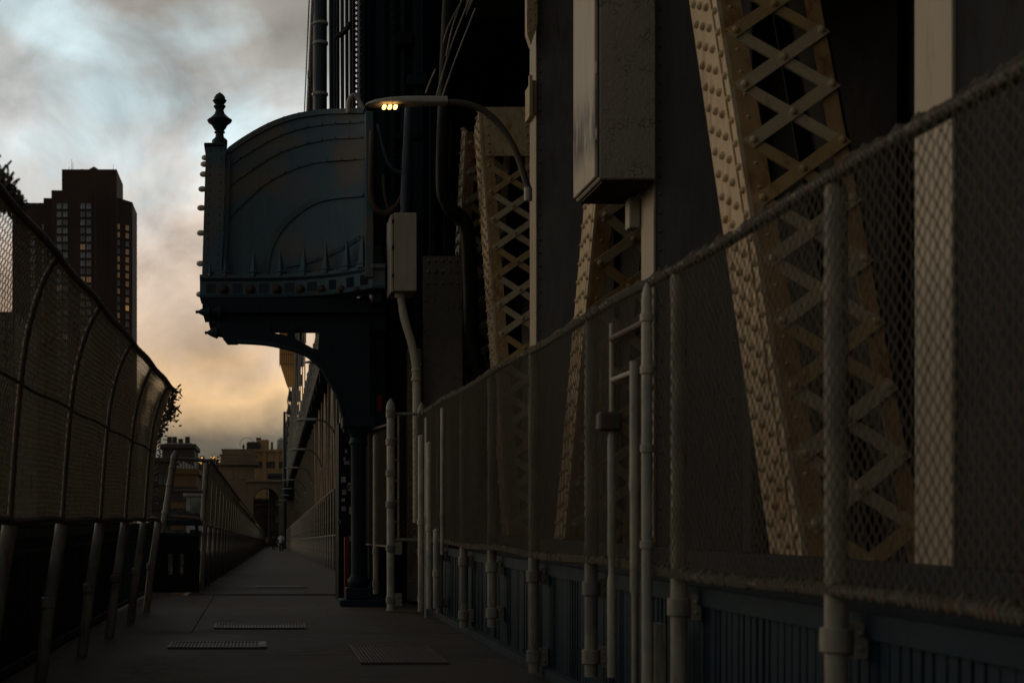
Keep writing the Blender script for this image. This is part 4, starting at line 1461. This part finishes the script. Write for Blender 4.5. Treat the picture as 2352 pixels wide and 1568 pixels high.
# ------------------------------------------------------------------ street lamps
def lamp_mesh():
    """head along -X from the arm's end at the origin; length 1 m"""
    out = {}
    n = 14
    prof = [(0.0, .075, .078), (.25, .085, .088), (.5, .12, .092), (.72, .15, .080), (.88, .13, .055), (.97, .07, .028), (1.0, .02, .008)]
    vs, fs = [], []
    for i, (s, w_, h_) in enumerate(prof):
        for k in range(n):
            a = 2 * math.pi * k / n
            zz = math.sin(a) * h_
            if zz < 0:
                zz *= .35
            droop = -.03 * s
            vs.append((-s, math.cos(a) * w_, zz + droop))
    for i in range(len(prof) - 1):
        for k in range(n):
            k2 = (k + 1) % n
            fs.append((i * n + k, i * n + k2, (i + 1) * n + k2, (i + 1) * n + k))
    fs.append(tuple(range(n)))
    fs.append(tuple(range((len(prof) - 1) * n + n - 1, (len(prof) - 1) * n - 1, -1)))
    mb = MB().add(vs, fs)
    out['head'] = mb.mesh('lamp_head', 'lamp', True)
    arm = smooth_path([(-.02, 0, 0), (.20, 0, -.01), (.45, 0, -.10), (.68, 0, -.32), (.85, 0, -.62), (.96, 0, -.95), (1.0, 0, -1.08)], 5)
    out['arm'] = MB().tube(arm, .040, 10).mesh('arm', 'rail', True)
    out['sock'] = MB().lathe([(0, .05), (.16, .05)], (.99, 0, -1.2), n=10).mesh('socket', 'lamp', True)
    out['lens'] = MB().box(-.80, -.55, -.09, .09, -.058, -.046).mesh('lens_plate', 'gasket')
    out['led'] = MB().lathe([(-.012, .018), (-.006, .03), (0, .03)], (0, 0, 0), n=10).mesh('led', 'led')
    return out


LM = lamp_mesh()


def lamp(name, label, loc, lit, group=None):
    t = thing(name, label, 'street lamp', loc, group)
    h = link('lamp_head', LM['head'], t)
    link('arm', LM['arm'], t)
    link('socket', LM['sock'], t)
    link('lens_plate', LM['lens'], h)
    return t, h


l1, h1 = lamp('street_lamp', 'lit grey street lamp head on a curved arm over the walkway', W(1027, 236, 17.4), True)
led_bar = MB().bevbox(-.022, .022, -.06, .06, -.082, -.050, .010).mesh('led', 'led')
for i in range(3):
    o = link('led', led_bar, h1, (-.64 - .068 * i, -.075, -.010))
Yl, k = 43.0, 0
while Yl < 215:
    l, h = lamp('unlit_street_lamp', ['unlit grey lamp arm nearest the tower, partly under the balcony arch', 'largest unlit grey street lamp beyond the balcony arch', 'second unlit grey street lamp beyond the balcony arch', 'third unlit grey street lamp beyond the balcony arch'][k] if k < 4 else '%s unlit street lamp in the receding row over the far walkway' % ['fourth', 'fifth', 'sixth', 'seventh', 'eighth', 'ninth'][k - 4],
                (2.15 + drift(Yl), Yl, 6.36 + deck_z(Yl)), False, 'lamps along the far walkway')
    Yl += 20.5
    k += 1

# ------------------------------------------------------------------ floor gratings
def grating(label, x0, x1, y0, y1, n, m='grate', frame=.03):
    t = thing('floor_grating', label, 'grating', (0, 0, 0), 'steel gratings in the walkway')
    z = 0.003
    dark = MB().box(x0 + .005, x1 - .005, y0 + .005, y1 - .005, z, z + .003).build('pit', 'gasket', t)
    bmx = MB().box(-.5, .5, y0 + frame, y1 - frame, 0, .014).mesh('bar', m)
    w = (x1 - x0 - 2 * frame) / n
    for i in range(n):
        o = link('bar', bmx, t, (x0 + frame + (i + .5) * w, 0, z + .003))
        o.scale = (w * .50, 1, 1)
    for (a, b, c, d) in ((x0, x0 + frame * .9, y0, y1), (x1 - frame * .9, x1, y0, y1), (x0 + frame * .9, x1 - frame * .9, y0, y0 + frame * .9), (x0 + frame * .9, x1 - frame * .9, y1 - frame * .9, y1)):
        MB().box(a, b, c, d, z, z + .018).build('frame', m, t)
    return t


grating('square rusty steel floor grating at the lower right of the walkway', .92, 1.74, 13.17, 14.95, 22)
g2 = grating('wide narrow steel drain grating nearest the camera, left of the rusty square one', -.97, .055, 14.72, 15.38, 26)
MB().box(-.02, .052, 14.73, 15.36, .022, .028).build('end_plate', 'sticker', g2)
grating('pale steel drain grating in the second joint of the walkway', -.58, .55, 17.35, 18.0, 28)
grating('dark steel expansion joint across the walkway by the tower base', -.62, 1.45, 25.08, 25.28, 44)
grating('faint steel drain grating just beyond the tower base', -.1, .95, 28.6, 29.3, 26).location.z = -.05

# ------------------------------------------------------------------ main cable, suspenders, work platform, pole (far)
mc = thing('main_cable', 'pale grey main suspension cable sloping down beyond the tower', 'suspension cable')
pts = [(3.3 + drift(y_), y_, z_) for y_, z_ in ((90, 37), (130, 27.5), (173, 20.5), (215, 16), (255, 13), (300, 9), (350, 5))]
sp = smooth_path(pts, 8)
MB().tube(sp, .50, 12).build('cable', 'cabled', mc, smooth=True)
for off in (-.8, .8):
    MB().tube([p + Vector((off * .7, 0, 1.5)) for p in sp], .05, 5).build('hand_rope', 'gasket', mc)
sus = thing('suspender_ropes', 'pale vertical suspender ropes hanging from the far main cable', 'suspender ropes')
for i in range(1, len(sp) - 1):
    p_ = sp[i]
    zt_ = 11.1 + deck_z(p_.y)
    if p_.z < zt_ + .5 or p_.y < 140 or i % 2:
        continue
    for off in (-.45, .15):
        MB().tube([(p_.x + off, p_.y, p_.z), (p_.x + off, p_.y, zt_)], .06, 6).build('rope', 'cablew', sus)
    MB().bevbox(p_.x - .85, p_.x + .8, p_.y - .35, p_.y + .35, p_.z - .75, p_.z + .75, .1).build('cable_band', 'cabled', mc)
    if i % 2 == 0:
        MB().tube(smooth_path([p_ + Vector((-.7, 0, .6)), p_ + Vector((-.95, .5, -.6)), p_ + Vector((-.6, 1.5, -1.6)), p_ + Vector((-.4, 2.5, -1.0))], 4), .09, 6).build('loose_strap', 'cablew', mc)
t = thing('guard_rail', 'pale guard posts lining the edge of the far upper deck', 'guard rail')
Yg = 66
while Yg < 330:
    x_ = 2.95 + drift(Yg)
    z_ = 11.1 + deck_z(Yg)
    mb = MB().bevbox(x_ - .10, x_ + .10, Yg - .1, Yg + .1, z_, z_ + 2.7, .02)
    mb.bevbox(x_ - .17, x_ + .17, Yg - .15, Yg + .15, z_ + 1.3, z_ + 1.7, .02)
    mb.build('post', 'cablew', t)
    Yg += 5.3
for hz in (1.0, 1.9, 2.6):
    MB().tube([(2.95 + drift(60), 60, 11.1 + deck_z(60) + hz), (2.95 + drift(330), 330, 11.1 + deck_z(330) + hz)], .05, 5).build('rail', 'cablew', t)
# beige sheeted work platform hung on the cable
SY = 150.0
sh = thing('work_platform', 'beige ribbed hanging enclosure with a tapered foot beside the cable, under the balcony', 'work platform')
P_ = [zx(q, SY) for q in ((643, 740), (676, 740), (676, 889), (660, 889), (643, 836))]
body = MB().prism(P_, SY, SY + .03).build('sheeting', 'shroud', sh, recalc=True)
MB().box(P_[0][0] - .03, P_[0][0] - .001, SY, SY + 3.5, P_[4][1], P_[0][1]).build('sheeting', 'shroud', sh)
for px in (648, 653, 658, 663, 668, 673):
    lowp = 889 if px > 660 else 836 + (px - 643) / 17 * 53
    MB().box(W(px, 0, SY).x - .025, W(px, 0, SY).x + .025, SY - .05, SY - .001, W(0, lowp, SY).z, W(0, 740, SY).z).build('rib', 'rib', sh)
for py in (792, 813, 836):
    MB().box(W(643, 0, SY).x, W(676, 0, SY).x, SY - .10, SY - .052, W(0, py, SY).z - .04, W(0, py, SY).z + .04).build('band', 'rib', sh)
o = thing('road_light_pole', 'slim grey light pole with a short side arm standing far off against the sky', 'light pole')
MB().lathe([(-6, .32), (W(0, 1000, 190).z, .22), (W(0, 945, 190).z, .16)], (W(653.5, 0, 190).x, 190, 0), n=8).build('pole', 'pipe', o, smooth=True)
MB().tube([W(653, 947, 190), W(668, 947, 190)], .09, 6).build('arm', 'pipe', o)

# ------------------------------------------------------------------ buildings
def windows(parent, xs, zs, y, w, h, pick, depth=.12, frame=True, fm='darkslate'):
    meshes = {}
    fr = MB()
    for (a, b, c, d) in ((-w / 2 - .12, w / 2 + .12, h / 2, h / 2 + .15), (-w / 2 - .12, w / 2 + .12, -h / 2 - .2, -h / 2), (-w / 2 - .12, -w / 2, -h / 2, h / 2), (w / 2, w / 2 + .12, -h / 2, h / 2), (-.05, .05, -h / 2, h / 2)):
        fr.box(a, b, -depth, .02, c, d)
    frm = fr.mesh('window', fm)
    for x in xs:
        for z in zs:
            mm = pick(x, z)
            if mm is None:
                continue
            if mm not in meshes:
                meshes[mm] = MB().box(-w / 2 + .001, w / 2 - .001, -.04, .02, -h / 2 + .001, h / 2 - .001).mesh('pane', mm)
            o = link('window', frm, parent, (x, y, z))
            link('pane', meshes[mm], o)


# tall brown apartment tower
TYB = 450.0
tb_ = thing('apartment_tower', 'tall dark brown brick apartment tower rising at the left against the sky', 'building')


def bxp(p0, p1, py, y0, y1, m, nm='wall', zb=-38, par=None):
    return MB().box(W(p0, 0, TYB + y0).x, W(p1, 0, TYB + y0).x, TYB + y0, TYB + y1, zb, W(0, py, TYB + y0).z).build(nm, m, par or tb_)


w0 = bxp(28, 118, 466, 8, 26, 'brownbrick')
bxp(100, 142, 455, 5, 26.1, 'brownbrick')
bxp(118, 219, 437, 1, 26.2, 'brownbrick')
pent = bxp(142, 268, 389, 3, 24, 'brownbrick', 'penthouse')
# right wing turned: its face recedes to the right
mb = MB()
zt0, zt1 = W(0, 437, TYB).z, W(0, 466, TYB + 10).z
mb.hexa([(W(219.5, 0, TYB).x, TYB + .5, -38), (W(304, 0, TYB + 9).x, TYB + 9, -38), (W(304, 0, TYB + 9).x, TYB + 26.3, -38), (W(219.5, 0, TYB).x, TYB + 26.3, -38),
         (W(219.5, 0, TYB).x, TYB + .5, zt0), (W(304, 0, TYB + 9).x, TYB + 9, zt1), (W(304, 0, TYB + 9).x, TYB + 26.3, zt1), (W(219.5, 0, TYB).x, TYB + 26.3, zt0)])
mb.build('wall', 'brownbrick', tb_)
zz = W(0, 389, TYB).z
xa, xb = W(190, 0, TYB).x, W(232, 0, TYB).x
xm = (xa + xb) / 2
MB().add([(xa, TYB + 3.2, zz), (xb, TYB + 3.2, zz), (xb, TYB + 9, zz), (xa, TYB + 9, zz), (xm, TYB + 6, zz + 2.4)], [(0, 1, 4), (1, 2, 4), (2, 3, 4), (3, 0, 4), (3, 2, 1, 0)]).build('pyramid_roof', 'brownbrick', pent)
for px, hh in ((155, 1.8), (161, 4.2), (164, 3.2), (257, 2.6)):
    MB().lathe([(zz, .09), (zz + hh, .05)], (W(px, 0, TYB).x, TYB + 4, 0), n=5).build('antenna', 'gasket', pent)
for px, rr in ((184, .7), (249, .4)):
    MB().lathe([(zz, rr), (zz + .9, rr * 1.1), (zz + 1.0, rr)], (W(px, 0, TYB).x, TYB + 4.5, 0), n=10).build('vent', 'gasket', pent)
zs = [W(0, 472 + 18.75 * i, TYB).z for i in range(24)]
rr_ = random.Random(3)


def pick_l(x, z):
    u = rr_.random()
    return 'pane' if u < .72 else ('pane_dark' if u < .95 else 'lit_dim')


windows(tb_, [W(p, 0, TYB).x for p in (135, 149, 189, 203)], zs, TYB + .99, 1.45, 1.75, pick_l)
windows(tb_, [W(p, 0, TYB).x for p in (66, 93)], zs[2:], TYB + 7.99, 1.45, 1.75, pick_l)


def pick_r(x, z):
    u = rr_.random()
    return 'lit' if u < .07 else ('lit_dim' if u < .50 else 'pane')


x_a, x_b = W(219.5, 0, TYB).x, W(304, 0, TYB + 9).x
for px in (258, 271, 292):
    yw = TYB + 4
    for _ in range(6):
        x = W(px, 0, yw).x
        yw = TYB + .5 + 8.5 * (x - x_a) / (x_b - x_a)
    before = set(o.name for o in tb_.children)
    windows(tb_, [0], [z - 5.5 for z in zs[:17]], 0, 1.2, 1.7, pick_r)
    for o in list(tb_.children):
        if o.name not in before:
            o.location.x = x
            o.location.y = yw - .02
            o.rotation_euler = (0, 0, math.atan2(8.5, x_b - x_a))
# thin brown facade relief at the corner
MB().box(W(216, 0, TYB).x, W(222, 0, TYB).x, TYB - .4, TYB + .49, -38, W(0, 436, TYB).z).build('corner_pier', 'brownbrick', tb_)

# lower dark block at the far left edge
t = thing('dark_block', 'low dark building behind the left fence at the very edge of view', 'building')
MB().box(W(-260, 0, 300).x, W(34, 0, 300).x, 300, 330, -38, W(0, 716, 300).z).build('wall', 'darkwall', t)
windows(t, [W(p, 0, 300).x for p in (-40, -15, 6, 24)], [W(0, 745 + 30 * i, 300).z for i in range(8)], 299.99, 1.0, 1.5, lambda x, z: 'pane_dark')


def block(name, label, Y, p0, p1, py, depth, m, rows, cols, winw, winh, cat='building', roof=None, pick=None, base=-38, row0=None, pitch=None):
    t = thing(name, label, cat)
    MB().box(W(p0, 0, Y).x, W(p1, 0, Y).x, Y, Y + depth, base, W(0, py, Y).z).build('wall', m, t)
    zt = W(0, py, Y).z
    MB().bevbox(W(p0, 0, Y).x - .3, W(p1, 0, Y).x + .3, Y - .35, Y + depth + .3, zt + .001, zt + .7, .1).build('cornice', m, t)
    xs = [W(p0 + (p1 - p0) * (i + .5) / cols, 0, Y).x for i in range(cols)]
    pitch = pitch or 3.3
    zs_ = [zt - 2.2 - pitch * i for i in range(rows)]
    windows(t, xs, zs_, Y - .01, winw, winh, pick or (lambda x, z: 'pane_dark' if rr_.random() < .8 else 'pane'))
    return t, zt


# mansard house on the left, seen beside the fence end
t, zt = block('mansard_house', 'dark mansard-roofed house at the end of the left fence', 210, 372, 446, 1030, 14, 'darkwall', 7, 6, .8, 1.5)
MB().add([(W(376, 0, 210).x, 209.8, zt + .7), (W(444, 0, 210).x, 209.8, zt + .7), (W(444, 0, 210).x, 223.8, zt + .7), (W(376, 0, 210).x, 223.8, zt + .7),
          (W(382, 0, 210).x, 211, W(0, 1016, 210).z), (W(438, 0, 210).x, 211, W(0, 1016, 210).z), (W(438, 0, 210).x, 222, W(0, 1016, 210).z), (W(382, 0, 210).x, 222, W(0, 1016, 210).z)],
         [(0, 1, 5, 4), (1, 2, 6, 5), (2, 3, 7, 6), (3, 0, 4, 7), (4, 5, 6, 7)]).build('roof', 'darkslate', t)
for px in (386, 398, 412, 428):
    MB().bevbox(W(px, 0, 210).x - .35, W(px, 0, 210).x + .35, 213, 213.8, W(0, 1016, 210).z, W(0, 1009, 210).z + .3 * (px % 3), .05).build('chimney', 'darkwall', t)
# ochre row house seen through the cross panel
t, zt = block('ochre_row_house', 'ochre row house with arched windows, seen through the left cross panel', 165, 392, 452, 1090, 12, 'ochre', 6, 5, .65, 1.35, pitch=2.5)
for i in range(9):
    px = 394 + i * 6.8
    MB().bevbox(W(px, 0, 164).x - .12, W(px, 0, 164).x + .12, 164.2, 164.6, zt + .7, zt + random.uniform(1.0, 1.9), .03).build('roof_ornament', 'pale', t)
t, zt = block('pale_shop_house', 'pale low building with sprayed lettering-like patches behind the cross panel', 150, 428, 470, 1140, 8, 'pale', 3, 3, .7, 1.1, pitch=2.3)
MB().box(W(436, 0, 149).x, W(462, 0, 149).x, 149.6, 149.9, W(0, 1178, 149).z, W(0, 1145, 149).z).build('mural_panel', 'graffiti', t)
block('brown_row_house', 'brown row house between the left fence end and the ochre house', 190, 340, 398, 1062, 12, 'darkwall', 7, 5, .7, 1.4)
# tan loft building with stepped roof
t, zt = block('loft_building', 'tan brick loft building with wide window bands under the light pole', 340, 572, 700, 1038, 30, 'orangebrick', 0, 1, 1, 1)
for r_ in range(6):
    zc = zt - 3.0 - 4.4 * r_
    for (q0, q1, n) in ((578, 603, 6), (612, 632, 5), (640, 660, 5)):
        xs = [W(q0 + (q1 - q0) * (i + .5) / n, 0, 340).x for i in range(n)]
        windows(t, xs, [zc], 339.99, .36 * (q1 - q0) / n * .18, 1.5 if r_ % 2 else 1.2, lambda x, z: 'pane_dark' if rr_.random() < .85 else 'pane', depth=.1, fm='darkslate')
for px in (607, 636):
    MB().box(W(px, 0, 340).x - .45, W(px, 0, 340).x + .45, 339.5, 339.98, -38, zt).build('pier', 'orangebrick', t)
MB().bevbox(W(566, 0, 342).x, W(598, 0, 342).x, 342, 352, zt + .7, W(0, 1014, 342).z, .3).build('roof_house', 'darkslate', t)
MB().bevbox(W(590, 0, 343).x, W(618, 0, 343).x, 345, 354, zt + .7, W(0, 1008, 343).z, .2).build('roof_house', 'orangebrick', t)
MB().bevbox(W(588, 0, 343).x, W(600, 0, 343).x, 346, 352, W(0, 1008, 343).z, W(0, 1003, 343).z, .1).build('roof_house', 'darkslate', t)
MB().lathe([(zt, .35), (W(0, 1012, 340).z, .3)], (W(625, 0, 340).x, 345, 0), n=6).build('flue', 'darkslate', t)
tk = MB().lathe([(zt, 1.0), (W(0, 1010, 345).z, 1.0), (W(0, 1009, 345).z, 1.15), (W(0, 1002, 345).z, .2)], (W(646, 0, 345).x, 350, 0), n=10).build('water_tank', 'pale', t)
block('grey_block', 'plain grey block behind the light pole at the right end of the skyline', 300, 618, 700, 1094, 20, 'darkslate', 4, 6, .8, 1.4)
# stone portal of the bridge approach: pylon with stepped cornice and arch
SYP = 300.0
sp_ = thing('stone_portal', 'brown stone portal with stepped cornice and archway at the end of the walkway', 'stone portal')
zc = lambda py: W(0, py, SYP).z
xc = lambda px: W(px, 0, SYP).x
MB().box(xc(505), xc(585), SYP, SYP + 10, -38, zc(1068)).build('pylon', 'stone', sp_)
for (a, b, u, v) in ((500, 594, 1068, 1061), (507, 588, 1061, 1046), (504, 590, 1046, 1043), (510, 582, 1043, 1034), (508, 584, 1034, 1031)):
    MB().bevbox(xc(a), xc(b), SYP - (590 - a) * .004 - .6, SYP + 10.5, zc(u) + .002, zc(v), .08).build('cornice_step', 'stone', sp_)
for a, b in ((515, 535), (548, 575)):
    MB().box(xc(a), xc(b), SYP - .2, SYP - .01, zc(1100), zc(1078)).build('relief_panel', 'stone', sp_)
# arch wing
arch = [(xc(570), zc(1250)), (xc(570), zc(1108)), (xc(720), zc(1108)), (xc(720), zc(1250)), (xc(640), zc(1250)), (xc(640), zc(1150))]
ac, ar = (xc(611), zc(1150)), xc(640) - xc(611)
for a_ in np.linspace(0, math.pi, 15):
    arch.append((ac[0] + ar * math.cos(a_), ac[1] + ar * math.sin(a_)))
arch += [(xc(582), zc(1250))]
MB().prism(arch, SYP - 3, SYP + 6).build('arch_wall', 'stone', sp_, recalc=True)
MB().bevbox(xc(566), xc(722), SYP - 3.6, SYP + 6.4, zc(1108) + .002, zc(1102), .08).build('cornice_step', 'stone', sp_)
for py in (1152, 1164):
    MB().box(xc(583), xc(639), SYP + 1, SYP + 2, zc(py) - .25, zc(py) + .25).build('cross_beam', 'darkslate', sp_)
MB().box(xc(560), xc(720), SYP + 20, SYP + 21, -38, zc(1142)).build('back_wall', 'darkwall', sp_)
o = thing('flag_hoop', 'small round hoop and finial on top of the stone portal', 'roof ornament')
MB().tube([(xc(567) + .0 + 1.5 * math.cos(a_), SYP + 3, zc(1031) + 1.2 + 1.4 * math.sin(a_)) for a_ in np.linspace(-.4, math.pi + .4, 16)], .05, 5).build('hoop', 'darkslate', o)
MB().lathe([(0, .25), (.4, .15), (.6, .35), (.9, .2), (1.3, .04)], (xc(559), SYP + 3, zc(1031)), n=8).build('finial', 'darkslate', o)
# far skyline between the houses
rs = random.Random(11)
for i in range(10):
    px = 440 + i * 7 + rs.uniform(-2, 2)
    Yd = rs.uniform(900, 1500)
    py = rs.uniform(1046, 1060)
    wd = rs.uniform(6, 11)
    t = thing('skyline_building', '%s small building of the far skyline, counted from the mansard house to the stone portal' % ['first', 'second', 'third', 'fourth', 'fifth', 'sixth', 'seventh', 'eighth', 'ninth', 'tenth'][i], 'building', (0, 0, 0), 'far skyline buildings')
    MB().box(W(px, 0, Yd).x, W(px + wd, 0, Yd).x, Yd, Yd + 20, -38, W(0, py, Yd).z).build('wall', 'darkwall' if i % 3 else 'stone', t)
    for k in range(3 if 445 < px < 505 else 0):
        xx, zz_ = W(px + rs.uniform(.5, wd - .5), 0, Yd).x, W(0, py + rs.uniform(.5, 6), Yd).z
        MB().box(xx - .5, xx + .5, Yd - .3, Yd - .01, zz_ - .3, zz_ + .3).build('lit_window', 'citylight', t)

# ------------------------------------------------------------------ people far down the walkway
def person(label, px, Y, hgt, shirt, trousers, stride=.22, facing=1):
    x = (px - CX) * Y / F
    z0 = deck_z(Y)
    t = thing('person', label, 'person', (x, Y, z0))
    s = hgt / 1.75
    J = [((0, 0, .95), .15), ((0, 0, 1.12), .135), ((0, .01, 1.32), .15), ((0, .01, 1.46), .09), ((0, .01, 1.53), .055), ((0, .015, 1.60), .075), ((0, .02, 1.68), .095), ((0, .02, 1.76), .06)]
    E = [(i, i + 1) for i in range(7)]
    for sd in (-1, 1):
        f_ = stride * sd
        i0 = len(J)
        J += [((sd * .10, 0, .88), .095), ((sd * .11, f_ * .6, .50), .062), ((sd * .11, f_ * .9 - .03, .10), .042), ((sd * .12, f_ * .9 + .12, .04), .035)]
        E += [(0, i0), (i0, i0 + 1), (i0 + 1, i0 + 2), (i0 + 2, i0 + 3)]
        i1 = len(J)
        J += [((sd * .19, .01, 1.42), .062), ((sd * .25, -f_ * .35, 1.15), .045), ((sd * .24, -f_ * .55 + .08, .90), .033), ((sd * .235, -f_ * .6 + .10, .80), .03)]
        E += [(2, i1), (i1, i1 + 1), (i1 + 1, i1 + 2), (i1 + 2, i1 + 3)]
    me = bpy.data.meshes.new('body')
    me.from_pydata([tuple(c * s for c in v) for v, _ in J], E, [])
    o = link('body', me, t)
    o.modifiers.new('skin', 'SKIN').use_smooth_shade = True
    for i, (_, r_) in enumerate(J):
        me.skin_vertices[0].data[i].radius = (r_ * s, r_ * s * .85)
    me.skin_vertices[0].data[0].use_root = True
    o.modifiers.new('sub', 'SUBSURF').levels = 1
    me.materials.append(M['skin'])
    # clothes follow the body
    def sleeve(a, b, ra, rb):
        return [Vector(J[a][0]) * s, Vector(J[b][0]) * s], [ra * s, rb * s]
    c = MB().lathe([(.86 * s, .19 * s), (1.1 * s, .165 * s), (1.3 * s, .19 * s), (1.42 * s, .17 * s), (1.48 * s, .09 * s)], (0, .005, 0), n=12)
    for i1 in (12, 20):
        pts, rr2 = sleeve(i1, i1 + 1, .085, .07)
        c.tube(pts, rr2, 8)
    c.build('shirt', shirt, t, smooth=True)
    c = MB().lathe([(.84 * s, .165 * s), (.98 * s, .185 * s)], (0, 0, 0), n=12)
    for i0 in (8, 16):
        pts = [Vector(J[i0][0]) * s, Vector(J[i0 + 1][0]) * s, Vector(J[i0 + 2][0]) * s]
        c.tube(pts, [.115 * s, .082 * s, .066 * s], 8)
        ft = Vector(J[i0 + 3][0]) * s
        c.tube([Vector(J[i0 + 2][0]) * s - Vector((0, .04, .05)), ft + Vector((0, .06, 0))], [.05 * s, .045 * s], 6)
    c.build('trousers', trousers, t, smooth=True)
    MB().lathe([(1.64 * s, .095 * s), (1.72 * s, .108 * s), (1.79 * s, .085 * s), (1.83 * s, .02 * s)], (0, .0, 0), n=10).build('hair', 'hair', t, smooth=True)
    return t


person('person in a white shirt and dark trousers walking on the far right of the walkway', 646, 135, 1.76, 'white_cloth', 'dark_cloth')
person('person all in dark clothes walking just left of the white-shirted one', 629, 165, 1.75, 'dark_cloth', 'dark_cloth', -.2)
person('person in a mustard top farthest along the walkway', 614, 195, 1.72, 'yellow_cloth', 'dark_cloth', .2)
